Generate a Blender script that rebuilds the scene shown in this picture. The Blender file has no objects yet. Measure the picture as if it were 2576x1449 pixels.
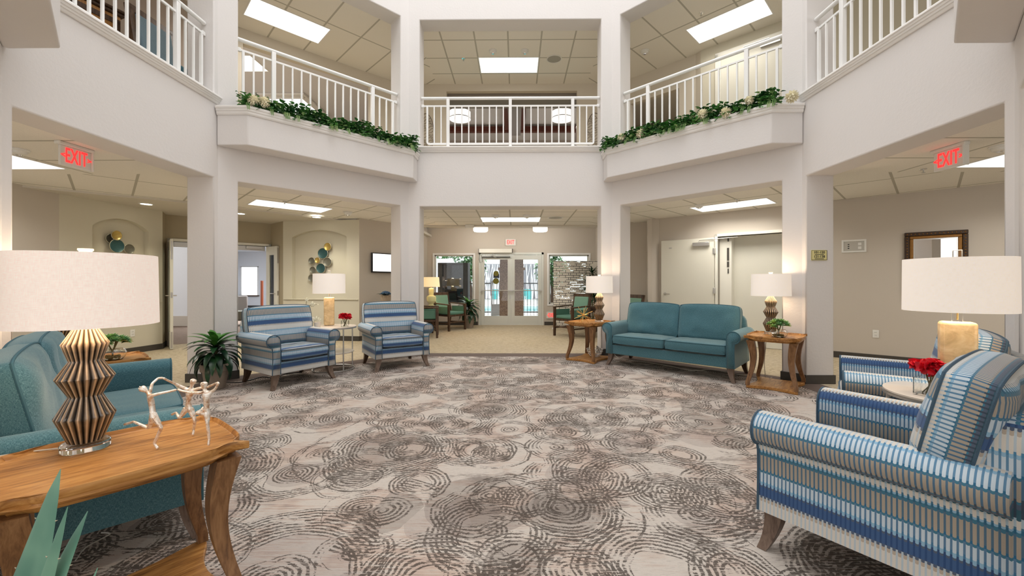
import bpy, bmesh, math, random
from mathutils import Vector, Matrix
from mathutils.geometry import tessellate_polygon
random.seed(7)
R = math.radians
PI = math.pi
scene = bpy.context.scene
col = scene.collection

# ---------------------------------------------------------------- camera
F_PX, CX, HY, YAW, CAMX, CAMH = 1035.0, 1288.0, 711.5, 0.0095, 0.0953, 1.20
cd = bpy.data.cameras.new('camera')
cam = bpy.data.objects.new('camera', cd)
col.objects.link(cam)
cam.location = (CAMX, 0.0, CAMH)
cam.rotation_euler = (R(90), 0, YAW)
cd.sensor_fit = 'HORIZONTAL'
cd.sensor_width = 36.0
cd.lens = 36.0 * F_PX / 2576.0
cd.shift_x = 0.0
cd.shift_y = -(724.5 - HY) / 2576.0
cd.clip_start = 0.02
cd.clip_end = 200
scene.camera = cam

# ---------------------------------------------------------------- view + world + large lights
vs = scene.view_settings
scene.display_settings.display_device = 'sRGB'
vs.view_transform = 'Standard'
vs.look = 'None'
vs.gamma = 1.0
vs.use_curve_mapping = False
vs.exposure = 0.22
w = bpy.data.worlds.new('world')
scene.world = w
w.use_nodes = True
bg = w.node_tree.nodes['Background']
bg.inputs['Color'].default_value = (1.0, 0.97, 0.945, 1)
bg.inputs['Strength'].default_value = 1.25

def area(name, loc, rot, sx, sy, power, color=(1, 1, 1), spread=180):
    l = bpy.data.lights.new(name, 'AREA')
    l.shape = 'RECTANGLE'
    l.size, l.size_y = sx, sy
    l.energy = power
    l.color = color
    l.spread = R(spread)
    o = bpy.data.objects.new(name, l)
    o.location = loc
    o.rotation_euler = rot
    col.objects.link(o)
    return o
area('skylight_daylight', (0, 3.93, 11.2), (0, 0, 0), 6.0, 5.4, 360, (0.95, 0.98, 1.0))
area('dining_room_daylight', (-8.2, 14.5, 2.6), (0, 0, 0), 3.4, 5, 330, (0.86, 0.93, 1.0))
area('patio_daylight', (0, 17.5, 7.0), (0, 0, 0), 14, 9, 1500, (0.97, 0.98, 1.0))

def point(name, loc, power, color=(1.0, 0.80, 0.58), rad=0.04):
    l = bpy.data.lights.new(name, 'POINT')
    l.energy = power
    l.color = color
    l.shadow_soft_size = rad
    o = bpy.data.objects.new(name, l)
    o.location = loc
    col.objects.link(o)
    return o

# ---------------------------------------------------------------- numbers out of the photograph
def ray(px, py):
    a = (px - CX) / F_PX
    c, s = math.cos(YAW), math.sin(YAW)
    return Vector((c * a - s, s * a + c, (HY - py) / F_PX))
def at(px, py, Y):
    d = ray(px, py)
    t = Y / d.y
    return Vector((CAMX + d.x * t, Y, CAMH + d.z * t))
def onz(px, py, z=0.0):
    d = ray(px, py)
    t = (z - CAMH) / d.z
    return Vector((CAMX + d.x * t, d.y * t, z))
def online(px, py, p, q):
    d = ray(px, py)
    ex, ey = q[0] - p[0], q[1] - p[1]
    det = d.x * (-ey) + ex * d.y
    t = ((p[0] - CAMX) * (-ey) + ex * p[1]) / det
    return Vector((CAMX + d.x * t, d.y * t, CAMH + d.z * t))

# ---------------------------------------------------------------- object helpers
def tag(o, label=None, cat=None, group=None, kind=None):
    if label: o['label'] = label
    if cat: o['category'] = cat
    if group: o['group'] = group
    if kind: o['kind'] = kind
    return o
def thing(name, loc=(0, 0, 0), rz=0.0, label=None, cat=None, group=None):
    o = bpy.data.objects.new(name, None)
    o.empty_display_size = 0.1
    o.location = loc
    o.rotation_euler = (0, 0, rz)
    col.objects.link(o)
    return tag(o, label, cat, group)
def copy_tree(o, parent=None, loc=None, rz=None, label=None, group=None, scale=None):
    c = o.copy()
    col.objects.link(c)
    if parent is not None:
        c.parent = parent
    if loc is not None: c.location = loc
    if rz is not None: c.rotation_euler = (0, 0, rz)
    if scale is not None: c.scale = scale
    if label: c['label'] = label
    if group: c['group'] = group
    for ch in list(o.children):
        copy_tree(ch, c)
    return c

class MB:
    """collects shapes, builds them as one mesh object"""
    def __init__(s, M=None):
        s.v, s.f, s.uv, s.M = [], [], [], (M or Matrix.Identity(4))
    def add(s, vs_, fs, uvs=None):
        b = len(s.v)
        s.v += [s.M @ Vector(p) for p in vs_]
        for i, f in enumerate(fs):
            s.f.append([b + k for k in f])
            s.uv.append([uvs[k] for k in f] if uvs else None)
        return s
    def box(s, x0, x1, y0, y1, z0, z1):
        vs_ = [(x, y, z) for z in (z0, z1) for y in (y0, y1) for x in (x0, x1)]
        return s.add(vs_, [(0, 2, 3, 1), (4, 5, 7, 6), (0, 1, 5, 4), (2, 6, 7, 3), (0, 4, 6, 2), (1, 3, 7, 5)])
    def cbox(s, c, d, rz=0.0, rx=0.0, ry=0.0):
        m = Matrix.Translation(Vector(c)) @ Matrix.Rotation(rz, 4, 'Z') @ Matrix.Rotation(ry, 4, 'Y') @ Matrix.Rotation(rx, 4, 'X')
        vs_ = [m @ Vector((x * d[0] / 2, y * d[1] / 2, z * d[2] / 2)) for z in (-1, 1) for y in (-1, 1) for x in (-1, 1)]
        return s.add(vs_, [(0, 2, 3, 1), (4, 5, 7, 6), (0, 1, 5, 4), (2, 6, 7, 3), (0, 4, 6, 2), (1, 3, 7, 5)])
    def prism(s, poly, z0, z1):
        n = len(poly)
        a = sum(poly[i][0] * poly[(i + 1) % n][1] - poly[(i + 1) % n][0] * poly[i][1] for i in range(n))
        if a < 0: poly = poly[::-1]
        vs_ = [(p[0], p[1], z0) for p in poly] + [(p[0], p[1], z1) for p in poly]
        fs = [tuple(range(n))[::-1], tuple(range(n, 2 * n))]
        fs += [(i, (i + 1) % n, n + (i + 1) % n, n + i) for i in range(n)]
        return s.add(vs_, fs)
    def loft(s, rings, cap=True, closed=True, uvs=None):
        n = len(rings[0])
        vs_ = [p for r in rings for p in r]
        fs = []
        for j in range(len(rings) - 1):
            for i in range(n if closed else n - 1):
                k = (i + 1) % n
                fs.append((j * n + i, j * n + k, (j + 1) * n + k, (j + 1) * n + i))
        if cap:
            fs.append(tuple(range(n))[::-1])
            fs.append(tuple((len(rings) - 1) * n + i for i in range(n)))
        return s.add(vs_, fs, uvs)
    def lathe(s, prof, seg=24, c=(0, 0, 0), cap=True):
        rings = [[(c[0] + r * math.cos(2 * PI * i / seg), c[1] + r * math.sin(2 * PI * i / seg), c[2] + z) for i in range(seg)] for r, z in prof]
        return s.loft(rings, cap)
    def tube(s, path, r, seg=8, cap=True, flat=1.0):
        path = [Vector(p) for p in path]
        rs = r if isinstance(r, (list, tuple)) else [r] * len(path)
        rings = []
        up = None
        for i, p in enumerate(path):
            d = (path[min(i + 1, len(path) - 1)] - path[max(i - 1, 0)])
            d = d.normalized() if d.length > 1e-9 else Vector((0, 0, 1))
            if up is None:
                up = Vector((0, 0, 1)) if abs(d.z) < 0.9 else Vector((1, 0, 0))
            a = d.cross(up)
            if a.length < 1e-5: a = d.cross(Vector((1, 0, 0)))
            a.normalize()
            b = a.cross(d).normalized()
            up = b
            rings.append([p + a * math.cos(2 * PI * k / seg) * rs[i] + b * math.sin(2 * PI * k / seg) * rs[i] * flat for k in range(seg)])
        return s.loft(rings, cap)
    def sphere(s, c, r, seg=12, rings=8, sc=(1, 1, 1)):
        rr = []
        for j in range(rings + 1):
            t = PI * j / rings
            q = max(math.sin(t), 0.02)
            rr.append([(c[0] + r * sc[0] * q * math.cos(2 * PI * i / seg), c[1] + r * sc[1] * q * math.sin(2 * PI * i / seg), c[2] - r * sc[2] * math.cos(t)) for i in range(seg)])
        return s.loft(rr, True)
    def build(s, name, m, parent=None, loc=None, rz=None, smooth=True, ang=35, bev=0.0, bseg=2, sub=0, label=None, solid=0.0):
        me = bpy.data.meshes.new(name)
        me.from_pydata([tuple(v) for v in s.v], [], s.f)
        me.update()
        uvl = me.uv_layers.new(name='UVMap')
        for p in me.polygons:
            u = s.uv[p.index]
            n = p.normal
            for k, li in enumerate(p.loop_indices):
                if u: uvl.data[li].uv = u[k]
                else:
                    c = me.vertices[me.loops[li].vertex_index].co
                    if abs(n.x) > abs(n.y) and abs(n.x) > abs(n.z): uvl.data[li].uv = (c.y, c.z)
                    elif abs(n.y) > abs(n.z): uvl.data[li].uv = (c.x, c.z)
                    else: uvl.data[li].uv = (c.x, c.y)
        if smooth:
            me.polygons.foreach_set('use_smooth', [True] * len(me.polygons))
            me.set_sharp_from_angle(angle=R(ang))
        if isinstance(m, (list, tuple)):
            for q in m: me.materials.append(q)
        else:
            me.materials.append(m)
        o = bpy.data.objects.new(name, me)
        col.objects.link(o)
        if parent is not None: o.parent = parent
        if loc is not None: o.location = loc
        if rz is not None: o.rotation_euler = (0, 0, rz)
        if label: o['label'] = label
        if solid:
            mo = o.modifiers.new('solid', 'SOLIDIFY'); mo.thickness = solid; mo.offset = 0
        if bev:
            mo = o.modifiers.new('bevel', 'BEVEL'); mo.width = bev; mo.segments = bseg; mo.limit_method = 'ANGLE'; mo.angle_limit = R(40)
            mo.harden_normals = False
        if sub:
            mo = o.modifiers.new('sub', 'SUBSURF'); mo.levels = sub; mo.render_levels = sub
        return o
def one(name, fn, m, parent=None, **k):
    b = MB(); fn(b)
    return b.build(name, m, parent, **k)

def text_mesh(body, size, depth=0.004, bold=0.0, cx_=1.0):
    cu = bpy.data.curves.new('lettering', 'FONT')
    cu.body = body
    cu.size = size
    cu.extrude = depth / 2
    cu.offset = bold
    cu.align_x = 'CENTER'
    cu.align_y = 'CENTER'
    cu.space_character = cx_
    o = bpy.data.objects.new('lettering', cu)
    col.objects.link(o)
    dg = bpy.context.evaluated_depsgraph_get()
    me = bpy.data.meshes.new_from_object(o.evaluated_get(dg))
    col.objects.unlink(o)
    bpy.data.objects.remove(o)
    return me
def text(name, body, size, m, parent, loc, rot, depth=0.004, bold=0.0, sx=1.0, sp=1.0):
    me = text_mesh(body, size, depth, bold, sp)
    me.materials.clear()
    me.materials.append(m)
    o = bpy.data.objects.new(name, me)
    col.objects.link(o)
    o.parent = parent
    o.location = loc
    o.rotation_euler = rot
    o.scale = (sx, 1, 1)
    return o

# ---------------------------------------------------------------- materials
def srgb(r, g, b):
    f = lambda c: (c / 255 / 12.92) if c / 255 <= 0.04045 else ((c / 255 + 0.055) / 1.055) ** 2.4
    return (f(r), f(g), f(b), 1)
class NT:
    def __init__(s, name):
        s.m = bpy.data.materials.new(name)
        s.m.use_nodes = True
        s.t = s.m.node_tree
        s.p = s.t.nodes['Principled BSDF']
        s.out = s.t.nodes['Material Output']
    def n(s, typ, **k):
        x = s.t.nodes.new(typ)
        for a, b in k.items(): setattr(x, a, b)
        return x
    def l(s, a, b): s.t.links.new(a, b)
    def math(s, op, a, b=None, c=None, clamp=False):
        x = s.n('ShaderNodeMath', operation=op, use_clamp=clamp)
        for i, q in enumerate((a, b, c)):
            if q is None: continue
            if isinstance(q, (int, float)): x.inputs[i].default_value = q
            else: s.l(q, x.inputs[i])
        return x.outputs[0]
    def mix(s, f, a, b, typ='MIX'):
        x = s.n('ShaderNodeMix', data_type='RGBA', blend_type=typ)
        for i, q in ((0, f), (6, a), (7, b)):
            if isinstance(q, (int, float)): x.inputs[i].default_value = q
            elif isinstance(q, tuple): x.inputs[i].default_value = q
            else: s.l(q, x.inputs[i])
        return x.outputs[2]
    def ramp(s, f, stops, interp='LINEAR'):
        x = s.n('ShaderNodeValToRGB')
        cr = x.color_ramp
        cr.interpolation = interp
        while len(cr.elements) < len(stops): cr.elements.new(0.5)
        for e, (p, c) in zip(cr.elements, stops):
            e.position = p
            e.color = c if isinstance(c, tuple) else (c, c, c, 1)
        s.l(f, x.inputs[0])
        return x.outputs[0]
    def coord(s, kind='Object', scale=(1, 1, 1), rot=(0, 0, 0), loc=(0, 0, 0)):
        tc = s.n('ShaderNodeTexCoord')
        mp = s.n('ShaderNodeMapping')
        mp.inputs['Scale'].default_value = scale
        mp.inputs['Rotation'].default_value = rot
        mp.inputs['Location'].default_value = loc
        s.l(tc.outputs[kind], mp.inputs[0])
        return mp.outputs[0]
    def noise(s, vec, scale, detail=3, rough=0.5, dist=0.0):
        x = s.n('ShaderNodeTexNoise')
        x.inputs['Scale'].default_value = scale
        x.inputs['Detail'].default_value = detail
        x.inputs['Roughness'].default_value = rough
        x.inputs['Distortion'].default_value = dist
        if vec is not None: s.l(vec, x.inputs['Vector'])
        return x.outputs['Fac']
    def bump(s, h, strength=0.2, dist=0.01):
        x = s.n('ShaderNodeBump')
        x.inputs['Strength'].default_value = strength
        x.inputs['Distance'].default_value = dist
        s.l(h, x.inputs['Height'])
        s.l(x.outputs[0], s.p.inputs['Normal'])
    def base(s, c, rough=0.5, metal=0.0, spec=None):
        if isinstance(c, tuple): s.p.inputs['Base Color'].default_value = c
        else: s.l(c, s.p.inputs['Base Color'])
        s.p.inputs['Roughness'].default_value = rough
        s.p.inputs['Metallic'].default_value = metal
        if spec is not None: s.p.inputs['Specular IOR Level'].default_value = spec
        return s.m
def simple(name, c, rough=0.5, metal=0.0, var=0.0, scale=20, bump=0.0, spec=None, emit=None, es=1.0, bd=0.005):
    t = NT(name)
    if var or bump:
        v = t.coord()
        nz = t.noise(v, scale, 4, 0.55)
        if var:
            dark = tuple(x * (1 - var) for x in c[:3]) + (1,)
            lite = tuple(min(1, x * (1 + var)) for x in c[:3]) + (1,)
            t.base(t.mix(nz, dark, lite), rough, metal, spec)
        else: t.base(c, rough, metal, spec)
        if bump: t.bump(nz, bump, bd)
    else: t.base(c, rough, metal, spec)
    if emit:
        t.p.inputs['Emission Color'].default_value = emit
        t.p.inputs['Emission Strength'].default_value = es
    return t.m
M = {}
def plaster(name, c, b=0.25):
    t = NT(name)
    v = t.coord()
    nz = t.noise(v, 38, 5, 0.6)
    t.base(t.mix(t.noise(v, 1.3, 2), tuple(x * 0.975 for x in c[:3]) + (1,), c), 0.75, 0, 0.25)
    t.bump(nz, b, 0.006)
    return t.m
M['plaster'] = plaster('white_orange_peel_plaster', (0.73, 0.705, 0.69, 1))
M['tan'] = plaster('greige_corridor_paint', (0.58, 0.525, 0.455, 1), 0.15)
M['olive'] = plaster('olive_beige_paint', (0.64, 0.60, 0.485, 1), 0.15)
M['khaki'] = plaster('khaki_recess_paint', (0.43, 0.37, 0.26, 1), 0.15)
M['cream'] = plaster('cream_upper_corridor_paint', (0.66, 0.60, 0.50, 1), 0.12)
M['lavender'] = plaster('lavender_grey_paint', (0.50, 0.47, 0.46, 1), 0.12)
M['dining'] = plaster('white_dining_room_paint', (0.80, 0.82, 0.86, 1), 0.1)
M['drywall'] = plaster('smooth_soffit_paint', (0.66, 0.62, 0.54, 1), 0.08)
M['white'] = simple('white_semi_gloss_paint', (0.84, 0.84, 0.83, 1), 0.35)
M['trimw'] = simple('white_ledge_paint', (0.82, 0.80, 0.775, 1), 0.4)
M['doorp'] = simple('cream_door_paint', (0.72, 0.70, 0.61, 1), 0.42, var=0.02, scale=4)
M['doorframe'] = simple('ivory_door_frame_paint', (0.80, 0.78, 0.70, 1), 0.35)
M['alum'] = simple('light_grey_door_paint', (0.66, 0.67, 0.62, 1), 0.38)
M['rubber'] = simple('dark_brown_rubber_base', (0.055, 0.048, 0.040, 1), 0.55, var=0.15, scale=15)
M['black'] = simple('black_plastic', (0.012, 0.012, 0.013, 1), 0.35)
M['steel'] = simple('brushed_steel', (0.55, 0.54, 0.52, 1), 0.32, 0.9)
M['chrome'] = simple('polished_chrome', (0.80, 0.80, 0.80, 1), 0.12, 1.0)
M['brass'] = simple('polished_brass', (0.83, 0.56, 0.20, 1), 0.25, 1.0)
M['plastw'] = simple('white_plastic', (0.78, 0.77, 0.73, 1), 0.4)
M['cordw'] = simple('clear_white_cord', (0.62, 0.58, 0.50, 1), 0.4)
M['cordb'] = simple('black_cord', (0.02, 0.018, 0.016, 1), 0.5)

def ceiling_mat(name, c, rot, ox, oy, tx=0.61, ty=1.22, gw=0.014, gridc=(0.50, 0.48, 0.42, 1)):
    t = NT(name)
    v = t.coord(rot=(0, 0, rot))
    sp = t.n('ShaderNodeSeparateXYZ'); t.l(v, sp.inputs[0])
    def lines(o, off, per):
        f = t.math('FRACT', t.math('DIVIDE', t.math('ADD', o, off), per))
        a = t.math('MINIMUM', f, t.math('SUBTRACT', 1.0, f))
        return t.math('LESS_THAN', a, gw / per)
    g = t.math('MAXIMUM', lines(sp.outputs[0], ox, tx), lines(sp.outputs[1], oy, ty))
    sn = t.noise(v, 150, 3, 0.7)
    tile = t.mix(t.math('MULTIPLY', t.math('GREATER_THAN', sn, 0.56), 0.22), c, tuple(x * 0.7 for x in c[:3]) + (1,))
    t.base(t.mix(g, tile, gridc), 0.9, 0, 0.1)
    h = t.math('ADD', t.math('MULTIPLY', g, -1.0), t.math('MULTIPLY', sn, 0.3))
    t.bump(h, 0.5, 0.004)
    return t.m

def carpet_ring():
    t = NT('swirled_medallion_carpet')
    v = t.coord()
    # hand-drawn wobble
    wn = t.n('ShaderNodeTexNoise'); wn.inputs['Scale'].default_value = 3.2; wn.inputs['Detail'].default_value = 3
    t.l(v, wn.inputs['Vector'])
    wob = t.n('ShaderNodeMixRGB'); wob.blend_type = 'LINEAR_LIGHT'; wob.inputs[0].default_value = 0.055
    t.l(v, wob.inputs[1]); t.l(wn.outputs['Color'], wob.inputs[2])
    vv = wob.outputs[0]
    st = t.coord(scale=(1.1, 26, 1))
    streak = t.noise(st, 3.0, 5, 0.7)
    stf = t.noise(t.coord(scale=(5, 60, 1)), 3.0, 3, 0.6)
    fine = t.noise(v, 95, 3, 0.75)
    def vor(scale, off, rnd=1.0):
        mp = t.n('ShaderNodeMapping'); mp.inputs['Location'].default_value = off
        t.l(vv, mp.inputs[0])
        x = t.n('ShaderNodeTexVoronoi'); x.feature = 'F1'; x.voronoi_dimensions = '2D'
        x.inputs['Scale'].default_value = scale
        x.inputs['Randomness'].default_value = rnd
        t.l(mp.outputs[0], x.inputs['Vector'])
        sep = t.n('ShaderNodeSeparateColor'); t.l(x.outputs['Color'], sep.inputs[0])
        return x.outputs['Distance'], sep.outputs
    cream, pink, grey, mid, dark = srgb(212, 203, 194), srgb(204, 182, 168), srgb(170, 158, 152), srgb(128, 117, 110), srgb(82, 74, 68)
    basen = t.math('ADD', t.math('MULTIPLY', t.noise(vv, 2.6, 3, 0.6), 0.45), t.math('MULTIPLY', streak, 0.55))
    c = t.ramp(basen, [(0.33, mid), (0.39, grey), (0.45, pink), (0.50, cream), (0.60, cream), (1.0, srgb(214, 206, 198))])
    dark_mask = None
    for scale, off, k, seed in ((1.45, (0.3, 0.7, 0), 27, 0), (2.15, (3.1, 5.2, 0), 18, 1), (1.0, (7.7, 1.9, 0), 38, 2), (1.7, (12.7, 4.9, 0), 23, 1)):
        d, cc = vor(scale, off)
        # radius limit random per cell
        lim = t.math('ADD', 0.36, t.math('MULTIPLY', cc[seed], 0.30))
        inside = t.math('LESS_THAN', d, lim)
        fr = t.math('FRACT', t.math('ADD', t.math('MULTIPLY', d, float(k)), t.math('MULTIPLY', fine, 0.9)))
        ring = t.math('LESS_THAN', fr, 0.50)
        # bands where the rings fade out
        band = t.math('GREATER_THAN', t.math('SINE', t.math('ADD', t.math('MULTIPLY', d, 17.0), t.math('MULTIPLY', cc[(seed + 1) % 3], 9.0))), -0.45)
        keep = t.math('GREATER_THAN', t.math('ADD', t.math('MULTIPLY', t.noise(vv, 4.5 + seed, 3, 0.7), 0.6), t.math('MULTIPLY', stf, 0.4)), 0.462)
        rm = t.math('MULTIPLY', t.math('MULTIPLY', ring, inside), t.math('MULTIPLY', band, keep))
        on = t.math('GREATER_THAN', cc[(seed + 2) % 3], 0.22)
        rm = t.math('MULTIPLY', rm, on)
        # whole medallion centre tone
        core = t.math('MULTIPLY', t.math('LESS_THAN', d, t.math('MULTIPLY', lim, 0.5)), 0.42)
        c = t.mix(core, c, t.ramp(cc[seed], [(0.0, pink), (0.4, cream), (0.65, grey), (0.85, mid)], 'CONSTANT'))
        dark_mask = rm if dark_mask is None else t.math('MAXIMUM', dark_mask, rm)
    patch = t.math('GREATER_THAN', t.math('ADD', t.math('MULTIPLY', t.noise(t.coord(scale=(1, 1.9, 1), loc=(4, 9, 0)), 2.0, 4, 0.65), 0.62), t.math('MULTIPLY', stf, 0.38)), 0.575)
    c = t.mix(t.math('MULTIPLY', patch, 0.6), c, mid)
    broken = t.math('GREATER_THAN', stf, 0.425)
    c = t.mix(t.math('MULTIPLY', t.math('MULTIPLY', dark_mask, broken), 0.86), c, srgb(78, 70, 64))
    sl = t.math('GREATER_THAN', t.noise(t.coord(scale=(6, 100, 1)), 3.0, 4, 0.8), 0.57)
    c = t.mix(t.math('MULTIPLY', sl, 0.26), c, dark)
    pile = t.noise(v, 420, 2, 0.7)
    c = t.mix(t.math('MULTIPLY', pile, 0.22), c, (0.12, 0.10, 0.09, 1), 'MULTIPLY')
    c = t.mix(0.0, c, c)
    t.base(c, 0.95, 0, 0.08)
    t.bump(pile, 0.5, 0.004)
    return t.m
M['carpet'] = carpet_ring()
def carpet_tan():
    t = NT('tan_streaked_corridor_carpet')
    v = t.coord()
    a = t.noise(t.coord(scale=(4, 15, 1), rot=(0, 0, 0.12)), 3.4, 6, 0.85, 0.8)
    b = t.noise(t.coord(scale=(1, 1, 1), loc=(3, 2, 0)), 0.8, 2)
    c = t.ramp(a, [(0.30, srgb(92, 78, 58)), (0.42, srgb(148, 130, 100)), (0.50, srgb(186, 170, 138)), (0.66, srgb(212, 200, 174))])
    c = t.mix(t.math('MULTIPLY', b, 0.6), c, srgb(184, 174, 160))
    t.base(c, 0.95, 0, 0.08)
    t.bump(t.noise(v, 320, 2), 0.5, 0.004)
    return t.m
M['carpet_tan'] = carpet_tan()
M['border'] = simple('charcoal_carpet_border', srgb(112, 100, 94), 0.95, var=0.12, scale=90, bump=0.4, spec=0.05)
M['dining_carpet'] = simple('dark_streaked_dining_carpet', srgb(128, 112, 100), 0.95, var=0.3, scale=9, spec=0.05)

def wood(name, a, b, c, sc=(2.2, 22, 22), rough=0.38):
    t = NT(name)
    v = t.coord(scale=sc)
    n1 = t.noise(v, 1.6, 6, 0.62, 1.1)
    n2 = t.noise(v, 7.0, 3, 0.6, 0.4)
    k = t.math('ADD', t.math('MULTIPLY', n1, 0.72), t.math('MULTIPLY', n2, 0.28))
    t.base(t.ramp(k, [(0.33, a), (0.47, b), (0.63, c)]), rough, 0, 0.4)
    t.bump(n2, 0.08, 0.003)
    return t.m
M['oak'] = wood('honey_oak', srgb(112, 72, 34), srgb(166, 114, 58), srgb(194, 144, 82), (22, 2.2, 22))
M['oakleg'] = wood('honey_oak_leg', srgb(82, 54, 34), srgb(122, 86, 54), srgb(146, 108, 72), (22, 22, 2.2))
M['walnut'] = wood('dark_walnut_frame', srgb(46, 32, 24), srgb(74, 54, 40), srgb(98, 74, 56), (20, 20, 3))
M['greywood'] = wood('grey_brown_tapered_leg', srgb(74, 58, 50), srgb(108, 90, 78), srgb(126, 108, 96), (20, 20, 3))
M['cherry'] = wood('dark_cherry_trim', srgb(60, 24, 16), srgb(92, 42, 28), srgb(112, 56, 38), (12, 12, 3))
M['pine'] = wood('amber_pine_cabinet', srgb(140, 90, 44), srgb(178, 126, 70), srgb(196, 146, 88), (16, 16, 2))

def fabric_teal():
    t = NT('teal_woven_upholstery')
    v = t.coord(kind='UV')
    v3 = t.coord()
    a = t.noise(t.coord(kind='UV', scale=(90, 900, 1)), 1.0, 2, 0.6)
    b = t.noise(t.coord(kind='UV', scale=(900, 90, 1)), 1.0, 2, 0.6)
    k = t.math('ADD', t.math('MULTIPLY', a, 0.5), t.math('MULTIPLY', b, 0.5))
    c = t.ramp(k, [(0.36, srgb(38, 74, 86)), (0.50, srgb(66, 108, 120)), (0.62, srgb(112, 148, 154))])
    t.base(c, 0.9, 0, 0.15)
    t.p.inputs['Sheen Weight'].default_value = 0.45
    t.p.inputs['Sheen Roughness'].default_value = 0.5
    t.p.inputs['Sheen Tint'].default_value = (0.80, 0.88, 0.84, 1)
    t.bump(k, 0.35, 0.002)
    return t.m
M['teal'] = fabric_teal()
M['tealpipe'] = simple('dark_teal_piping', srgb(58, 98, 110), 0.85)

def fabric_stripe():
    t = NT('blue_ikat_striped_upholstery')
    v = t.coord(kind='UV')
    sp = t.n('ShaderNodeSeparateXYZ'); t.l(v, sp.inputs[0])
    u, w_ = sp.outputs[0], sp.outputs[1]
    per = 0.0150
    fu = t.math('FRACT', t.math('DIVIDE', u, per))
    tri = t.math('MULTIPLY', t.math('ABSOLUTE', t.math('SUBTRACT', fu, 0.5)), 2.0)   # 0 in the middle of a tooth, 1 in the gap
    tooth = t.math('LESS_THAN', tri, 0.62)
    # rounded tooth ends
    rnd = t.math('MULTIPLY', t.math('POWER', tri, 2.0), -0.006)
    sh = t.math('MULTIPLY', tooth, t.math('ADD', 0.009, rnd))
    vv = t.math('ADD', w_, sh)
    per2 = 0.51
    fv = t.math('FRACT', t.math('DIVIDE', t.math('SUBTRACT', vv, 0.17 - per2), per2))
    cream, ltan, tan_, sky, pale = srgb(222, 216, 206), srgb(190, 176, 160), srgb(178, 167, 152), srgb(150, 190, 216), srgb(206, 220, 230)
    navy, slate, blue, dteal, teal = srgb(68, 98, 142), srgb(90, 102, 122), srgb(74, 124, 164), srgb(62, 102, 116), srgb(72, 126, 150)
    stops = [(0.0, cream), (0.105, ltan), (0.13, slate), (0.15, navy), (0.225, slate), (0.24, sky), (0.27, pale), (0.355, teal), (0.375, tan_),
             (0.505, teal), (0.535, sky), (0.55, cream), (0.605, dteal), (0.67, slate), (0.70, teal), (0.715, tan_), (0.84, teal), (0.86, pale), (0.97, sky)]
    c = t.ramp(fv, stops, 'CONSTANT')
    # column gaps show blue or grey between the teeth
    gapc = [(0.0, srgb(186, 204, 216)), (0.13, srgb(48, 78, 124)), (0.24, srgb(46, 108, 150)), (0.375, srgb(52, 106, 138)), (0.55, srgb(170, 196, 212)), (0.605, srgb(66, 76, 92)), (0.715, srgb(48, 108, 146)), (0.86, srgb(60, 124, 164))]
    gc = t.ramp(t.math('FRACT', t.math('DIVIDE', t.math('SUBTRACT', w_, 0.17 - per2), per2)), gapc, 'CONSTANT')
    gap = t.math('MULTIPLY', t.math('SUBTRACT', 1.0, tooth), 0.85)
    c = t.mix(gap, c, gc)
    wv = t.noise(t.coord(kind='UV', scale=(500, 900, 1)), 1.0, 2, 0.5)
    c = t.mix(t.math('MULTIPLY', wv, 0.28), c, (0.25, 0.25, 0.27, 1), 'MULTIPLY')
    t.base(c, 0.85, 0, 0.2)
    t.p.inputs['Sheen Weight'].default_value = 0.2
    t.bump(t.math('ADD', t.math('MULTIPLY', tooth, 0.7), t.math('MULTIPLY', wv, 0.4)), 0.5, 0.0015)
    return t.m
M['stripe'] = fabric_stripe()
M['pipe'] = simple('dark_blue_braided_piping', srgb(62, 86, 104), 0.8, var=0.35, scale=300)
M['greenvinyl'] = simple('green_woven_seat_fabric', srgb(82, 124, 108), 0.75, var=0.12, scale=160)
M['greenback'] = simple('pale_green_patterned_fabric', srgb(120, 160, 140), 0.75, var=0.12, scale=160)

def lamplit_glaze():
    t = NT('ribbed_brown_lamplit_glaze')
    at_ = t.n('ShaderNodeVertexColor'); at_.layer_name = 'lamplit_glaze'
    sep = t.n('ShaderNodeSeparateColor'); t.l(at_.outputs[0], sep.inputs[0])
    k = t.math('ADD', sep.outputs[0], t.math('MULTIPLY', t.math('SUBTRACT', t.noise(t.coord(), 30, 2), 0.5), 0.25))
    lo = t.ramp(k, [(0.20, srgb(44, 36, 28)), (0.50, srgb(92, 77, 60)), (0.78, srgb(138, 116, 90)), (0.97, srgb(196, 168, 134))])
    lit_top = t.ramp(k, [(0.15, srgb(92, 72, 48)), (0.45, srgb(166, 132, 92)), (0.8, srgb(226, 200, 160))])  # cream tones for the body's top: lamplight put into the colour
    t.base(t.mix(sep.outputs[1], lo, lit_top), 0.16, 0, 0.6)
    t.p.inputs['Coat Weight'].default_value = 0.6
    t.p.inputs['Coat Roughness'].default_value = 0.05
    return t.m
M['lamplit_glaze'] = lamplit_glaze()
def glass(name, c=(1, 1, 1, 1), rough=0.0, ior=1.45):
    t = NT(name)
    t.base(c, rough)
    t.p.inputs['Transmission Weight'].default_value = 1.0
    t.p.inputs['IOR'].default_value = ior
    return t.m
M['acrylic'] = glass('clear_acrylic', (0.97, 0.96, 0.94, 1), 0.02)
M['glass'] = glass('clear_glass', (0.98, 0.99, 0.98, 1), 0.0)
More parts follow.
